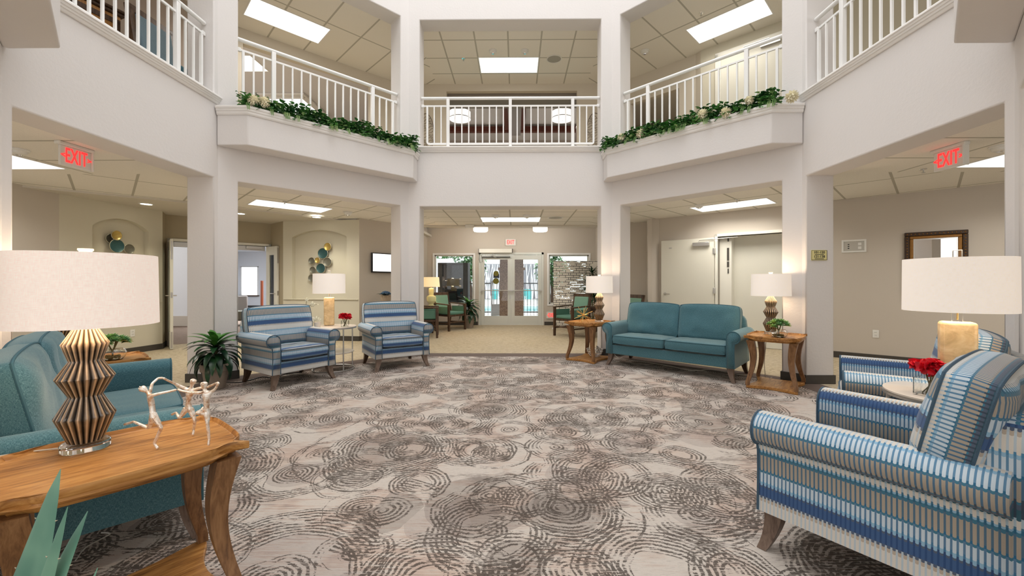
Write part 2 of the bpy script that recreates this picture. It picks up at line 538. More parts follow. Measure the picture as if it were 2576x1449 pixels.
def pane():
    t = NT('window_glass')
    g = t.n('ShaderNodeBsdfGlossy'); g.inputs['Roughness'].default_value = 0.0
    tr = t.n('ShaderNodeBsdfTransparent'); tr.inputs[0].default_value = (0.93, 0.96, 0.97, 1)
    fr = t.n('ShaderNodeFresnel'); fr.inputs[0].default_value = 1.5
    mx = t.n('ShaderNodeMixShader')
    t.l(t.math('MULTIPLY', fr.outputs[0], 1.1, clamp=True), mx.inputs[0]); t.l(tr.outputs[0], mx.inputs[1]); t.l(g.outputs[0], mx.inputs[2])
    t.l(mx.outputs[0], t.out.inputs[0])
    return t.m
M['pane'] = pane()
def shade_mat(name, c, e, es):
    t = NT(name)
    a = t.noise(t.coord(kind='UV', scale=(40, 420, 1)), 1.0, 3, 0.6)
    b = t.noise(t.coord(kind='UV', scale=(420, 40, 1)), 1.0, 3, 0.6)
    k = t.math('ADD', t.math('MULTIPLY', a, 0.5), t.math('MULTIPLY', b, 0.5))
    cc = t.mix(t.ramp(k, [(0.38, 0.0), (0.62, 1.0)]), tuple(x * 0.86 for x in c[:3]) + (1,), c)
    t.base(cc, 0.9, 0, 0.1)
    ec = t.mix(1.0, cc, e, 'MULTIPLY')
    t.l(ec, t.p.inputs['Emission Color'])
    t.p.inputs['Emission Strength'].default_value = es
    return t.m
M['linen'] = shade_mat('lit_linen_shade', (0.80, 0.74, 0.70, 1), (1.0, 0.86, 0.76, 1), 0.42)
M['linenw'] = shade_mat('lit_white_shade', (0.84, 0.80, 0.76, 1), (1.0, 0.88, 0.76, 1), 0.42)
M['linenwarm'] = shade_mat('lit_warm_shade', (0.84, 0.74, 0.56, 1), (1.0, 0.80, 0.50, 1), 0.75)
def emis(name, c, s):
    t = NT(name)
    t.base((0.8, 0.8, 0.8, 1), 0.5)
    t.p.inputs['Emission Color'].default_value = c
    t.p.inputs['Emission Strength'].default_value = s
    return t.m
M['troffer'] = emis('lit_acrylic_diffuser', (1.0, 0.985, 0.93, 1), 1.2)
M['drumlit'] = emis('lit_drum_diffuser', (1.0, 0.97, 0.92, 1), 0.85)
M['downlit'] = emis('lit_downlight_lens', (1.0, 0.95, 0.82, 1), 6.0)
M['tvlit'] = emis('lit_blank_screen', (1.0, 1.0, 1.0, 1), 1.0)
M['exitred'] = emis('lit_red_lettering', (1.0, 0.03, 0.03, 1), 1.3)
M['exitred'].node_tree.nodes['Principled BSDF'].inputs['Base Color'].default_value = (0.8, 0.02, 0.02, 1)
M['winlit'] = emis('daylit_window_blind', (0.96, 0.98, 1.0, 1), 1.1)
def onyx(name, a, b, c):
    t = NT(name)
    v = t.coord(scale=(6, 6, 9))
    n = t.noise(v, 1.4, 6, 0.6, 1.5)
    t.base(t.ramp(n, [(0.34, a), (0.5, b), (0.66, c)]), 0.3, 0, 0.5)
    t.p.inputs['Subsurface Weight'].default_value = 0.15
    t.p.inputs['Subsurface Radius'].default_value = (0.03, 0.02, 0.01)
    return t.m
M['onyx'] = onyx('honey_onyx', srgb(206, 176, 128), srgb(228, 200, 150), srgb(240, 218, 176))
M['marble'] = simple('cream_marble', srgb(226, 214, 200), 0.2, var=0.06, scale=6)
M['terracotta'] = simple('grey_terracotta', srgb(150, 136, 122), 0.85, var=0.1, scale=14, bump=0.15)
M['soil'] = simple('dark_soil', srgb(52, 34, 24), 0.95, var=0.4, scale=80, bump=0.6)
def leafm(name, a, b, rough=0.3, spec=0.5):
    t = NT(name)
    oi = t.noise(t.coord(), 9, 2)
    t.base(t.ramp(oi, [(0.35, a), (0.65, b)]), rough, 0, spec)
    return t.m
M['dracaena'] = leafm('glossy_dark_green_leaf', srgb(16, 40, 28), srgb(34, 74, 38))
M['dracaena2'] = leafm('bright_green_leaf', srgb(40, 92, 34), srgb(84, 146, 58))
M['ivy'] = leafm('artificial_greenery_leaf', srgb(30, 78, 42), srgb(92, 152, 78), 0.42)
M['ivy2'] = leafm('variegated_greenery_leaf', srgb(112, 158, 92), srgb(184, 208, 150), 0.45)
M['agave'] = leafm('blue_green_agave_leaf', srgb(74, 122, 108), srgb(116, 160, 138), 0.45)
M['succ'] = leafm('blue_green_succulent', srgb(104, 160, 118), srgb(182, 208, 116), 0.45)
M['petalw'] = simple('cream_petal', srgb(246, 240, 214), 0.6)
M['petalr'] = simple('red_petal', srgb(216, 14, 40), 0.5, var=0.25, scale=40)
M['petalb'] = simple('blue_petal', srgb(92, 130, 168), 0.6, var=0.25, scale=40)
M['stem'] = simple('brown_green_stem', srgb(112, 100, 58), 0.7)
def statue_m():
    t = NT('champagne_silver_leaf')
    n = t.noise(t.coord(), 60, 4, 0.7)
    t.base(t.ramp(n, [(0.36, srgb(190, 150, 120)), (0.46, srgb(222, 204, 184)), (0.60, srgb(244, 240, 234))]), 0.32, 0.55)
    t.bump(n, 0.5, 0.004)
    return t.m
M['statue'] = statue_m()
M['teald'] = simple('teal_hammered_disc', srgb(50, 84, 86), 0.4, 0.3, var=0.35, scale=60)
M['greyd'] = simple('pewter_hammered_disc', srgb(112, 110, 98), 0.4, 0.4, var=0.35, scale=60)
M['goldd'] = simple('gold_hammered_disc', srgb(198, 172, 100), 0.32, 0.7, var=0.2, scale=60)
M['discrim'] = simple('pale_metal_rim', srgb(196, 190, 170), 0.35, 0.6)
M['mirror'] = simple('mirror_glass', (0.9, 0.9, 0.9, 1), 0.01, 1.0)
M['frame_dark'] = simple('dark_carved_gilt_frame', srgb(58, 38, 20), 0.45, 0.2, var=0.6, scale=45, bump=0.8)
M['frame_gold'] = simple('antique_gold_frame', srgb(138, 96, 42), 0.4, 0.5, var=0.3, scale=30, bump=0.3)
# ================================================================ STRUCTURE
def wall_mesh(mb, p, q, outline, holes=(), th=0.12, side=1, mit0=0.0, mit1=0.0, n0=0.0):
    """vertical wall: front face in the plane p-q (t along, z up) thickened away on `side`, any holes.
       mit0/mit1 widen the rear face at its ends (mitred corners)"""
    p, q = Vector((p[0], p[1], 0)), Vector((q[0], q[1], 0))
    L = (q - p).length
    d = (q - p).normalized()
    n = Vector((-d.y, d.x, 0)) * side
    loops = [list(outline)] + [list(h) for h in holes]
    tris = tessellate_polygon([[Vector((t, z, 0)) for t, z in lp] for lp in loops])
    flat = [pt for lp in loops for pt in lp]
    def W(t, z, off, rear):
        tt = t
        if rear:
            if abs(t) < 1e-6: tt = t - mit0
            if abs(t - L) < 1e-6: tt = t + mit1
        v = p + d * tt + n * (off + n0)
        return (v.x, v.y, z)
    N = len(flat)
    vs_ = [W(t, z, 0, False) for t, z in flat] + [W(t, z, th, True) for t, z in flat]
    fs = []
    for a, b, c in tris:
        v0, v1, v2 = (Vector(vs_[i]) for i in (a, b, c))
        nn = (v1 - v0).cross(v2 - v0)
        if nn.dot(n) > 0: a, b, c = c, b, a
        fs.append((a, b, c))
        fs.append((N + c, N + b, N + a))
    k = 0
    for li, lp in enumerate(loops):
        m = len(lp)
        area2 = sum(lp[i][0] * lp[(i + 1) % m][1] - lp[(i + 1) % m][0] * lp[i][1] for i in range(m))
        for i in range(m):
            a, b = k + i, k + (i + 1) % m
            f = (a, b, N + b, N + a)
            flip = (area2 > 0) ^ (li > 0) ^ (side > 0)
            fs.append(f if not flip else f[::-1])
        k += m
    mb.add(vs_, fs)
    return mb
def fixn(o):
    bm = bmesh.new(); bm.from_mesh(o.data)
    bmesh.ops.recalc_face_normals(bm, faces=bm.faces)
    bm.to_mesh(o.data); bm.free()
def dissolve(o):
    bm = bmesh.new(); bm.from_mesh(o.data)
    bmesh.ops.remove_doubles(bm, verts=bm.verts, dist=1e-5)
    bmesh.ops.recalc_face_normals(bm, faces=bm.faces)
    bm.to_mesh(o.data); bm.free()

D, CY, A_, S_ = 6.838, 3.93, 1.69, 3.54
YB = D - A_ - 1e-9  # helper
C1R, C2R, C3R, C4R = (1.69, 6.838), (3.54, 4.985), (3.54, 2.875), (1.69, 1.022)
C1L, C2L, C3L, C4L = (-1.69, 6.838), (-3.54, 4.985), (-3.54, 2.875), (-1.69, 1.022)
ZL, ZLED, ZU, ZTOP, WT = 2.472, 3.37, 5.58, 10.6, 0.33
MI = WT * math.tan(R(22.5))
def dist(p, q): return math.hypot(p[0] - q[0], p[1] - q[1])
bays = [('wall_back', C1L, C1R, .181, .181), ('wall_back_right', C1R, C2R, .151, .21), ('wall_right', C2R, C3R, .067, .067),
        ('wall_front_right', C3R, C4R, .21, .151), ('wall_front', C4R, C4L, .181, .181), ('wall_front_left', C4L, C3L, .151, .21),
        ('wall_left', C3L, C2L, .067, .067), ('wall_back_left', C2L, C1L, .21, .151)]
for nm, p, q, a, b in bays:
    L = dist(p, q)
    if nm == 'wall_back': cut = (a, L - b)
    outline = [(0, 0), (a, 0), (a, ZL), (L - b, ZL), (L - b, 0), (L, 0), (L, ZTOP), (0, ZTOP)]
    hole = [(a, ZLED + .02), (L - b, ZLED + .02), (L - b, ZU), (a, ZU)]
    mb = MB()
    wall_mesh(mb, p, q, outline, [hole], WT, 1, MI, MI)
    o = mb.build(nm, M['plaster'], bev=0.014, bseg=3)
    dissolve(o)
    # round only the free edges of the openings, not the mitred wall corners
    bm = bmesh.new(); bm.from_mesh(o.data)
    wl = bm.edges.layers.float.get('bevel_weight_edge') or bm.edges.layers.float.new('bevel_weight_edge')
    pv, dv = Vector((p[0], p[1])), Vector(((q[0] - p[0]) / L, (q[1] - p[1]) / L))
    for e in bm.edges:
        ts = [(v.co.xy - pv).dot(dv) for v in e.verts]
        free = all(.02 < t < L - .02 for t in ts)
        if free and len(e.link_faces) == 2 and e.calc_face_angle(0) > R(40): e[wl] = 1.0
    bm.to_mesh(o.data); bm.free()
    o.modifiers['bevel'].limit_method = 'WEIGHT'
    tag(o, kind='structure')
    # column bases
    dx, dy = (q[0] - p[0]) / L, (q[1] - p[1]) / L
    nx, ny = -dy, dx
    fl = lambda t, n: (p[0] + dx * t + nx * n, p[1] + dy * t + ny * n)
    g = .012
    hb = .105
    k = math.tan(R(22.5))
    mb = MB()
    mb.prism([fl(g * k, -g), fl(a + g, -g), fl(a + g, WT + g), fl(-MI, WT + g), fl(-MI, WT), fl(a, WT), fl(a, 0), fl(0, 0)], 0.002, hb)
    mb.prism([fl(L - g * k, -g), fl(L - b - g, -g), fl(L - b - g, WT + g), fl(L + MI, WT + g), fl(L + MI, WT), fl(L - b, WT), fl(L - b, 0), fl(L, 0)], 0.002, hb)
    o = mb.build('baseboard_' + nm[5:], M['rubber'])
    tag(o, kind='structure')

# moulded ledge caps on the straight bays (back, right, left)
def ledge(nm, p, q, a, b, ext=0.04):
    L = dist(p, q)
    dx, dy = (q[0] - p[0]) / L, (q[1] - p[1]) / L
    nx, ny = -dy, dx
    prof = [(WT, 3.40), (WT, 3.46), (-.052, 3.46), (-.058, 3.452), (-.058, 3.440), (-.048, 3.436), (-.044, 3.418), (-.036, 3.414), (-.032, 3.398), (-.022, 3.394), (-.016, 3.376), (-.010, 3.370), (.02, 3.370), (.02, 3.40)]
    rings = []
    for t0 in (0, 1):
        ring = []
        for n, z in prof:
            if n > 0.02:
                t = a if t0 == 0 else L - b
            else:
                e = max(0, -n) * 0.25
                t = (0.012 - e) if t0 == 0 else L - 0.012 + e
            ring.append((p[0] + dx * t + nx * n, p[1] + dy * t + ny * n, z))
        rings.append(ring)
    mb = MB(); mb.loft(rings, True)
    o = mb.build(nm, M['trimw'], ang=20)
    fixn(o)
    tag(o, kind='structure')
ledge('trim_1', C1L, C1R, .181, .181)
ledge('trim_2', C2R, C3R, .067, .067)
ledge('trim_3', C3L, C2L, .067, .067)
# cap on the four diagonal bays under the rails (behind the planters)
for i, (p, q, a, b) in enumerate(((C1R, C2R, .151, .21), (C3R, C4R, .21, .151), (C4L, C3L, .151, .21), (C2L, C1L, .21, .151))):
    L = dist(p, q); dx, dy = (q[0] - p[0]) / L, (q[1] - p[1]) / L; nx, ny = -dy, dx
    fl = lambda t, n: (p[0] + dx * t + nx * n, p[1] + dy * t + ny * n)
    mb = MB(); mb.prism([fl(a, .0), fl(L - b, .0), fl(L - b, WT), fl(a, WT)], 3.39, 3.41)
    tag(mb.build('trim_%d' % (4 + i), M['trimw']), kind='structure')

# ---------------------------------------------------------------- planter boxes on the four diagonal bays
def planter(sx, sy, label):
    P = lambda x, y: (sx * x, CY + sy * (y - CY))
    body = [P(3.54, 4.985), P(3.53, 4.955), P(3.155, 4.955), P(1.545, 6.565), P(1.545, 6.83), P(1.69, 6.838)]
    rim_o = [P(3.525, 4.925), P(3.142, 4.925), P(1.515, 6.552), P(1.515, 6.832)]
    root = thing('planter_box', (P(2.6, 5.9)[0], P(2.6, 5.9)[1], 2.87), 0, label, 'planter')
    off = Matrix.Translation((-root.location.x, -root.location.y, -root.location.z))
    mb = MB(off)
    mb.prism(body, 2.87, 3.245)
    o = mb.build('planter_body', M['plaster'], root, bev=.012, bseg=3); fixn(o)
    # stepped rim as an open strip with thickness
    mb = MB(off)
    steps = [(-.022, 3.235), (-.012, 3.25), (-.010, 3.275), (-.002, 3.28), (.0, 3.305), (.008, 3.31), (.010, 3.332), (.006, 3.34), (-.055, 3.34), (-.055, 3.235)]
    def offs(pts, k):
        out = []
        n = len(pts)
        for i in range(n):
            a = Vector(pts[max(i - 1, 0)]); b = Vector(pts[i]); c = Vector(pts[min(i + 1, n - 1)])
            d1 = (b - a).normalized() if i > 0 else (c - b).normalized()
            d2 = (c - b).normalized() if i < n - 1 else d1
            s_ = -1 if sx * sy > 0 else 1
            n1 = Vector((-d1.y, d1.x)) * s_; n2 = Vector((-d2.y, d2.x)) * s_
            bi = (n1 + n2)
            bi = bi / max(0.3, bi.dot(n1))
            out.append(b - bi * k)
        return out
    cols = [offs(rim_o, k) for k, z in steps]
    rings = [[(cols[j][i].x, cols[j][i].y, steps[j][1]) for j in range(len(steps))] for i in range(4)]
    mb.loft(rings, True)
    o = mb.build('rim', M['trimw'], root, ang=20); fixn(o)
    mb = MB(off)
    mb.prism([P(3.46, 5.02), P(3.17, 5.02), P(1.60, 6.60), P(1.60, 6.80), P(1.70, 6.80)], 3.25, 3.275)
    mb.build('soil', M['soil'], root)
    return P
planter(1, 1, 'white plastered planter box under the right balcony, trailing greenery and several cream blooms')
planter(-1, 1, 'white plastered planter box under the left balcony, trailing greenery along its rim')
planter(1, -1, 'blank end of white planter box at the top right corner of the picture')
planter(-1, -1, 'blank end of white planter box at the top left corner of the picture')

# ---------------------------------------------------------------- balcony railings
def railing(p, q, a, b, posts, nend, label, z0=3.46):
    """posts: t offsets from the middle; nend: balusters past the outer posts"""
    L = dist(p, q)
    mid = ((a) + (L - b)) / 2
    half = (L - b - a) / 2
    dx, dy = (q[0] - p[0]) / L, (q[1] - p[1]) / L
    nx, ny = -dy, dx
    n0 = .115
    cx_, cy_ = p[0] + dx * mid + nx * n0, p[1] + dy * mid + ny * n0
    rz = math.atan2(dy, dx)
    root = thing('balcony_railing', (cx_, cy_, z0), rz, label, 'railing', 'white steel balcony railings of the upper floor')
    H = 4.32 - z0
    sp = .117
    def P(name, fn, **k): return one(name, fn, M['white'], root, **k)
    P('handrail', lambda m: m.tube([(-half + .004, 0, H), (half - .004, 0, H)], .025, 14), ang=50)
    P('upper_rail', lambda m: m.box(-half + .004, half - .004, -.011, .011, H - .145, H - .118), bev=.003)
    zt, zb = H - .135, .09
    ends = posts[-1] + sp * (nend + 1)
    r = .03
    def frame(m):
        path = [(-ends, 0, zt)]
        path += [(-ends + r - r * math.cos(t), 0, zb + r - r * math.sin(t)) for t in (0, R(30), R(60), R(90))]
        path += [(ends - r + r * math.sin(t), 0, zb + r - r * math.cos(t)) for t in (0, R(30), R(60), R(90))]
        path += [(ends, 0, zt)]
        s_ = .0145
        rings = []
        for i, q_ in enumerate(path):
            q_ = Vector(q_)
            d = (Vector(path[min(i + 1, len(path) - 1)]) - Vector(path[max(i - 1, 0)])).normalized()
            u = Vector((-d.z, 0, d.x))
            rings.append([q_ + u * s_ + Vector((0, s_, 0)), q_ - u * s_ + Vector((0, s_, 0)), q_ - u * s_ - Vector((0, s_, 0)), q_ + u * s_ - Vector((0, s_, 0))])
        m.loft(rings, True)
    P('bottom_rail', frame, ang=50)
    for t in posts: P('post', lambda m, t=t: m.box(t - .025, t + .025, -.025, .025, 0.001, H - .015), bev=.004)
    xs = [posts[i] + sp * k for i in range(len(posts) - 1) for k in range(1, int(round((posts[i + 1] - posts[i]) / sp)))]
    for k in range(1, nend + 1): xs += [posts[-1] + sp * k, posts[0] - sp * k]
    proto = None
    for x in xs:
        if proto is None:
            proto = one('baluster', lambda m: m.box(-.010, .010, -.010, .010, zb + .012, zt), M['white'], root)
            proto.location = (x, 0, 0)
        else:
            c = proto.copy(); col.objects.link(c); c.location = (x, 0, 0)
    for s_ in (-1, 1):
        P('wall_bracket', lambda m, s_=s_: m.box(min(s_ * (half - .004), s_ * (half - .05)), max(s_ * (half - .004), s_ * (half - .05)), -.018, .018, H - .155, H - .108), bev=.003)
railing(C1L, C1R, .181, .181, [-1.053, 0, 1.053], 2, 'white balcony railing in the centre bay above the far glass doors')
railing(C1R, C2R, .151, .21, [-.702, .702], 2, 'white balcony railing behind the right planter with cream blooms', 3.41)
railing(C2L, C1L, .21, .151, [-.702, .702], 2, 'white balcony railing behind the left planter, troffer light behind it', 3.41)
railing(C2R, C3R, .067, .067, [-.585, .585], 2, 'white balcony railing over the right side wall, top right of the picture')
railing(C3L, C2L, .067, .067, [-.585, .585], 2, 'white balcony railing over the left side wall in front of the tall blue-backed chair')

# ---------------------------------------------------------------- floors
INN = [C1L, C1R, C2R, C3R, C4R, C4L, C3L, C2L]
def offset_oct(k):
    out = []
    c = Vector((0, CY))
    n = 8
    for i in range(n):
        a, b, d = Vector(INN[i - 1]), Vector(INN[i]), Vector(INN[(i + 1) % n])
        n1 = Vector((-(b - a).y, (b - a).x)).normalized(); n2 = Vector((-(d - b).y, (d - b).x)).normalized()
        bi = n1 + n2
        bi = bi / bi.dot(n1)
        out.append((b + bi * k)[:])
    return out
inner = offset_oct(-.145); outer = offset_oct(.16)
mb = MB(); mb.prism(inner, -.02, 0.0)
tag(mb.build('floor', M['carpet']), kind='structure')
mb = MB()
for i in range(8):
    j = (i + 1) % 8
    mb.prism([inner[i], inner[j], outer[j], outer[i]], -.02, 0.001)
tag(mb.build('floor', M['border']), kind='structure')
mb = MB()
big = [(-16, 30), (16, 30), (16, -6), (-16, -6)]
BX = [(-9, 11.74), (9, 11.74), (9, 8), (9, -4), (2, -4), (-2, -4), (-9, -4), (-9, 8)]
for i in range(8):
    j = (i + 1) % 8
    mb.prism([outer[i], outer[j], BX[j], BX[i]], -.02, 0.0)
tag(mb.build('floor', M['carpet_tan']), kind='structure')
# octagon outer order: C1L C1R C2R C3R C4R C4L C3L C2L ; BX in the same order

# ---------------------------------------------------------------- lower ring: ceilings
def flat(nm, poly, z0, z1, m):
    mb = MB(); mb.prism(poly, z0, z1)
    return tag(mb.build(nm, m), kind='structure')
CT = (0.88, 0.85, 0.79, 1)
cl_back = ceiling_mat('ceiling_tiles_centre', CT, 0, 0.02, -8.335 + 1.22 * 7 - .61 + .61, 0.61, 0.61)
cl_dr = ceiling_mat('ceiling_tiles_right_diagonal', CT, R(45), 0.28, 0.12)
cl_dl = ceiling_mat('ceiling_tiles_left_diagonal', CT, R(-45), 0.28, 0.12)
cl_side = ceiling_mat('ceiling_tiles_side', CT, 0, 0.2, -.15, 1.22, 0.61)
ob = offset_oct(WT - .03)
zc = 2.53
flat('ceiling', [(-1.69, ob[0][1]), (1.69, ob[0][1]), (1.69, 9.47), (-1.69, 9.47)], zc, zc + .03, cl_back)
flat('ceiling', [(1.69, ob[0][1]), ob[1], ob[2], (ob[2][0], 4.985), (8.6, 4.985), (8.6, 9.47), (1.69, 9.47)], zc, zc + .03, cl_dr)
flat('ceiling', [(ob[2][0], 4.985), (8.6, 4.985), (8.6, -3), (ob[3][0], -3), ob[3]], zc, zc + .03, cl_side)
flat('ceiling', [(-1.69, ob[0][1]), ob[0], ob[7], (ob[7][0], 4.985), (-6.55, 4.985), (-6.64, 5.5), (-5.26, 6.67), (-3.75, 8.42), (-2.3, 9.47), (-1.69, 9.47)], zc, zc + .03, cl_dl)
flat('ceiling', [(ob[7][0], 4.985), (-7.4, 4.985), (-7.4, -3), (ob[6][0], -3), ob[6]], zc, zc + .03, cl_side)
# smooth recess soffit on the left
flat('ceiling', [(-7.2, 4.985), (-6.55, 4.985), (-6.64, 5.5), (-5.26, 6.67), (-3.75, 8.42), (-2.3, 9.47), (-2.3, 11.8), (-9.0, 11.8)], 2.50, 2.56, M['drywall'])
# entry soffit and its higher ceiling
flat('ceiling', [(-2.55, 9.47), (3.2, 9.47), (3.2, 9.62), (-2.55, 9.62)], 2.50, 2.85, M['drywall'])
flat('ceiling', [(-2.55, 9.62), (3.4, 9.62), (3.4, 11.8), (-2.55, 11.8)], 2.75, 2.85, M['drywall'])
# slab / upper floor
slab = offset_oct(WT - .02)
SB = [(-9, 12), (9, 12), (9, 8), (9, -4), (2, -4), (-2, -4), (-9, -4), (-9, 8)]
mb = MB()
for i in range(8):
    j = (i + 1) % 8
    if i == 4: continue
    mb.prism([slab[i], slab[j], SB[j], SB[i]], 2.9, 3.36)
tag(mb.build('floor', M['carpet_tan']), kind='structure')

# ---------------------------------------------------------------- lower ring: walls
def seg(nm, p, q, m, z1=2.53, z0=0.0, holes=(), side=1, th=.12, base=True, gaps=()):
    L = dist(p, q)
    out = [(0, z0)]
    for a, b, zt in sorted(gaps):
        out += [(a, z0), (a, zt), (b, zt), (b, z0)]
    out += [(L, z0), (L, z1), (0, z1)]
    if gaps and gaps[0][0] <= 0: out = out[1:]
    mb = MB(); wall_mesh(mb, p, q, out, holes, th, side)
    o = mb.build(nm, m); dissolve(o)
    tag(o, kind='structure')
    if base:
        dx, dy = (q[0] - p[0]) / L, (q[1] - p[1]) / L
        nx, ny = -dy * side, dx * side
        mb = MB()
        ends = [0] + [e for g in sorted(gaps) for e in (g[0] - .05, g[1] + .05)] + [L]
        for i in range(0, len(ends), 2):
            a, b = ends[i], ends[i + 1]
            if b - a < .03: continue
            mb.prism([(p[0] + dx * a - nx * .012, p[1] + dy * a - ny * .012), (p[0] + dx * b - nx * .012, p[1] + dy * b - ny * .012), (p[0] + dx * b, p[1] + dy * b), (p[0] + dx * a, p[1] + dy * a)], z0 + .001, z0 + .10)
        if mb.v: tag(mb.build('baseboard_' + nm[5:], M['rubber']), kind='structure')
    return p, q
RW0, RW1 = (3.06, 8.55), (6.62, 5.50)
# right long wall with the pair of open hallway doors
Lr = dist(RW0, RW1)
tdoor0 = dist(RW0, online(1806, 600, RW0, RW1)[:2])
tdoor1 = dist(RW0, online(2062, 600, RW0, RW1)[:2])
seg('wall_right_corridor', RW0, RW1, M['tan'], gaps=[(tdoor0, tdoor1, 2.07)])
seg('wall_right_end', RW1, (8.6, 3.85), M['tan'])
seg('wall_right_far_end', (8.6, 3.85), (8.6, -1.5), M['tan'])
seg('wall_right_pier', (2.83, 8.55), RW0, M['tan'], th=.05)
seg('wall_right_pier_side', (2.95, 9.0), (2.83, 8.55), M['tan'], th=.08)
seg('wall_right_link', (2.35, 9.28), (2.95, 9.0), M['tan'], th=.1)
seg('wall_entry_right', (2.35, 11.66), (2.35, 9.26), M['tan'], z1=2.75, side=1)
LW = (-2.42, 9.42); TV0 = (-3.13, 8.44)
seg('wall_entry_left', LW, (-2.42, 11.66), M['tan'], z1=2.75)
seg('wall_television', TV0, LW, M['tan'])
# niche walls
def arch(t0, t1, z0, zs, zt, n=14):
    pts = [(t0, z0), (t1, z0), (t1, zs)]
    w_, h = (t1 - t0) / 2, zt - zs
    rad = (w_ * w_ + h * h) / (2 * h)
    a0 = math.asin(w_ / rad)
    for i in range(1, n):
        a = a0 - 2 * a0 * i / n
        pts.append(((t0 + t1) / 2 + rad * math.sin(a), zt - rad + rad * math.cos(a)))
    pts.append((t0, zs))
    return pts
NR0, NR1 = (-4.82, 8.64), TV0
Ln = dist(NR0, NR1)
ta = dist(NR0, online(735, 650, NR0, NR1)[:2]); tb = dist(NR0, online(872, 650, NR0, NR1)[:2])
seg('wall_niche_right', NR0, NR1, M['olive'], z1=2.50, holes=[arch(ta, tb, .865, 2.16, 2.30)], th=.10)
mb = MB(); wall_mesh(mb, NR0, NR1, [(ta - .05, .8), (tb + .05, .8), (tb + .05, 2.4), (ta - .05, 2.4)], (), .03, 1, n0=.10)
tag(mb.build('wall_niche_right_back', M['olive']), kind='structure')
def stripboard(nm, p, q, t0, t1, z0, z1, out, m, side=1):
    L = dist(p, q); dx, dy = (q[0] - p[0]) / L, (q[1] - p[1]) / L; nx, ny = -dy * side, dx * side
    mb = MB(); mb.prism([(p[0] + dx * t0 - nx * out, p[1] + dy * t0 - ny * out), (p[0] + dx * t1 - nx * out, p[1] + dy * t1 - ny * out), (p[0] + dx * t1, p[1] + dy * t1), (p[0] + dx * t0, p[1] + dy * t0)], z0, z1)
    return tag(mb.build(nm, m, bev=.006), kind='structure')
stripboard('trim_9', NR0, NR1, 0.02, Ln - .02, .845, .865, .022, M['olive'])
# recess: return, door wall, return
DW0, DW1 = (-6.56, 7.76), (-5.32, 9.04)
seg('wall_recess_right', DW1, NR0, M['khaki'], z1=2.5)
Ld = dist(DW0, DW1)
seg('wall_recess_doors', DW0, DW1, M['khaki'], z1=2.5, gaps=[(.07, Ld - .05, 2.0)], base=False)
NL0, NL1 = (-6.58, 5.95), (-6.33, 7.42)
seg('wall_recess_left', NL1, DW0, M['khaki'], z1=2.5)
Lnl = dist(NL0, NL1)
tc = dist(NL0, online(232, 600, NL0, NL1)[:2]); td = dist(NL0, online(374, 600, NL0, NL1)[:2])
seg('wall_niche_left', NL0, NL1, M['olive'], z1=2.50, holes=[arch(tc, td, .865, 2.10, 2.26)], th=.10)
mb = MB(); wall_mesh(mb, NL0, NL1, [(tc - .05, .8), (td + .05, .8), (td + .05, 2.4), (tc - .05, 2.4)], (), .03, 1, n0=.10)
tag(mb.build('wall_niche_left_back', M['olive']), kind='structure')
stripboard('trim_10', NL0, NL1, .02, Lnl - .02, .845, .865, .022, M['olive'])
seg('wall_left_corridor', (-6.70, 4.2), NL0, M['tan'], z1=2.53)
seg('wall_left_end', (-6.9, 1.0), (-6.70, 4.2), M['tan'])

# dining room beyond the recess doors
seg('wall_dining_near', (-10.6, 11.35), (-8.6, 11.35), M['dining'], z1=2.7, th=.1, base=False)
stripboard('trim_11', (-10.6, 11.35), (-8.6, 11.35), 0, 2.0, 0.0, .28, .05, M['tan'])
seg('wall_dining_return', (-8.6, 11.45), (-13.9, 19.9), M['dining'], z1=2.7)
seg('wall_dining_far', (-15.5, 19.9), (-8.0, 19.9), M['dining'], z1=2.7, holes=[[(2.22, .60), (3.05, .60), (3.05, 1.98), (2.22, 1.98)]])
seg('wall_dining_end', (-15.5, 8), (-15.5, 19.9), M['dining'], z1=2.7)
flat('floor', [(-15.5, 19.9), (-5.0, 19.9), (-2.6, 11.7), (-5.4, 9.12), (-6.5, 7.95), (-8.8, 8.2), (-15.5, 10.0)], -.03, .003, M['dining_carpet'])
flat('ceiling', [(-15.5, 19.9), (-7.9, 19.9), (-7.9, 11.9), (-15.5, 8)], 2.7, 2.75, M['dining'])
def window_far():
    r = thing('window_3', (0, 0, 0)); r['kind'] = 'structure'
    one('window_blind', lambda m: [m.box(-13.27, -12.46, 19.93, 19.95, .63 + i * .042, .63 + i * .042 + .037) for i in range(32)], M['winlit'], r)
    one('window_sill', lambda m: m.box(-13.34, -12.38, 19.80, 19.9, .55, .60), M['walnut'], r)
    one('window_frame', lambda m: (m.box(-13.30, -13.25, 19.88, 19.96, .60, 1.99), m.box(-12.48, -12.43, 19.88, 19.96, .60, 1.99), m.box(-13.30, -12.43, 19.88, 19.96, 1.96, 2.01)), M['white'], r)
window_far()

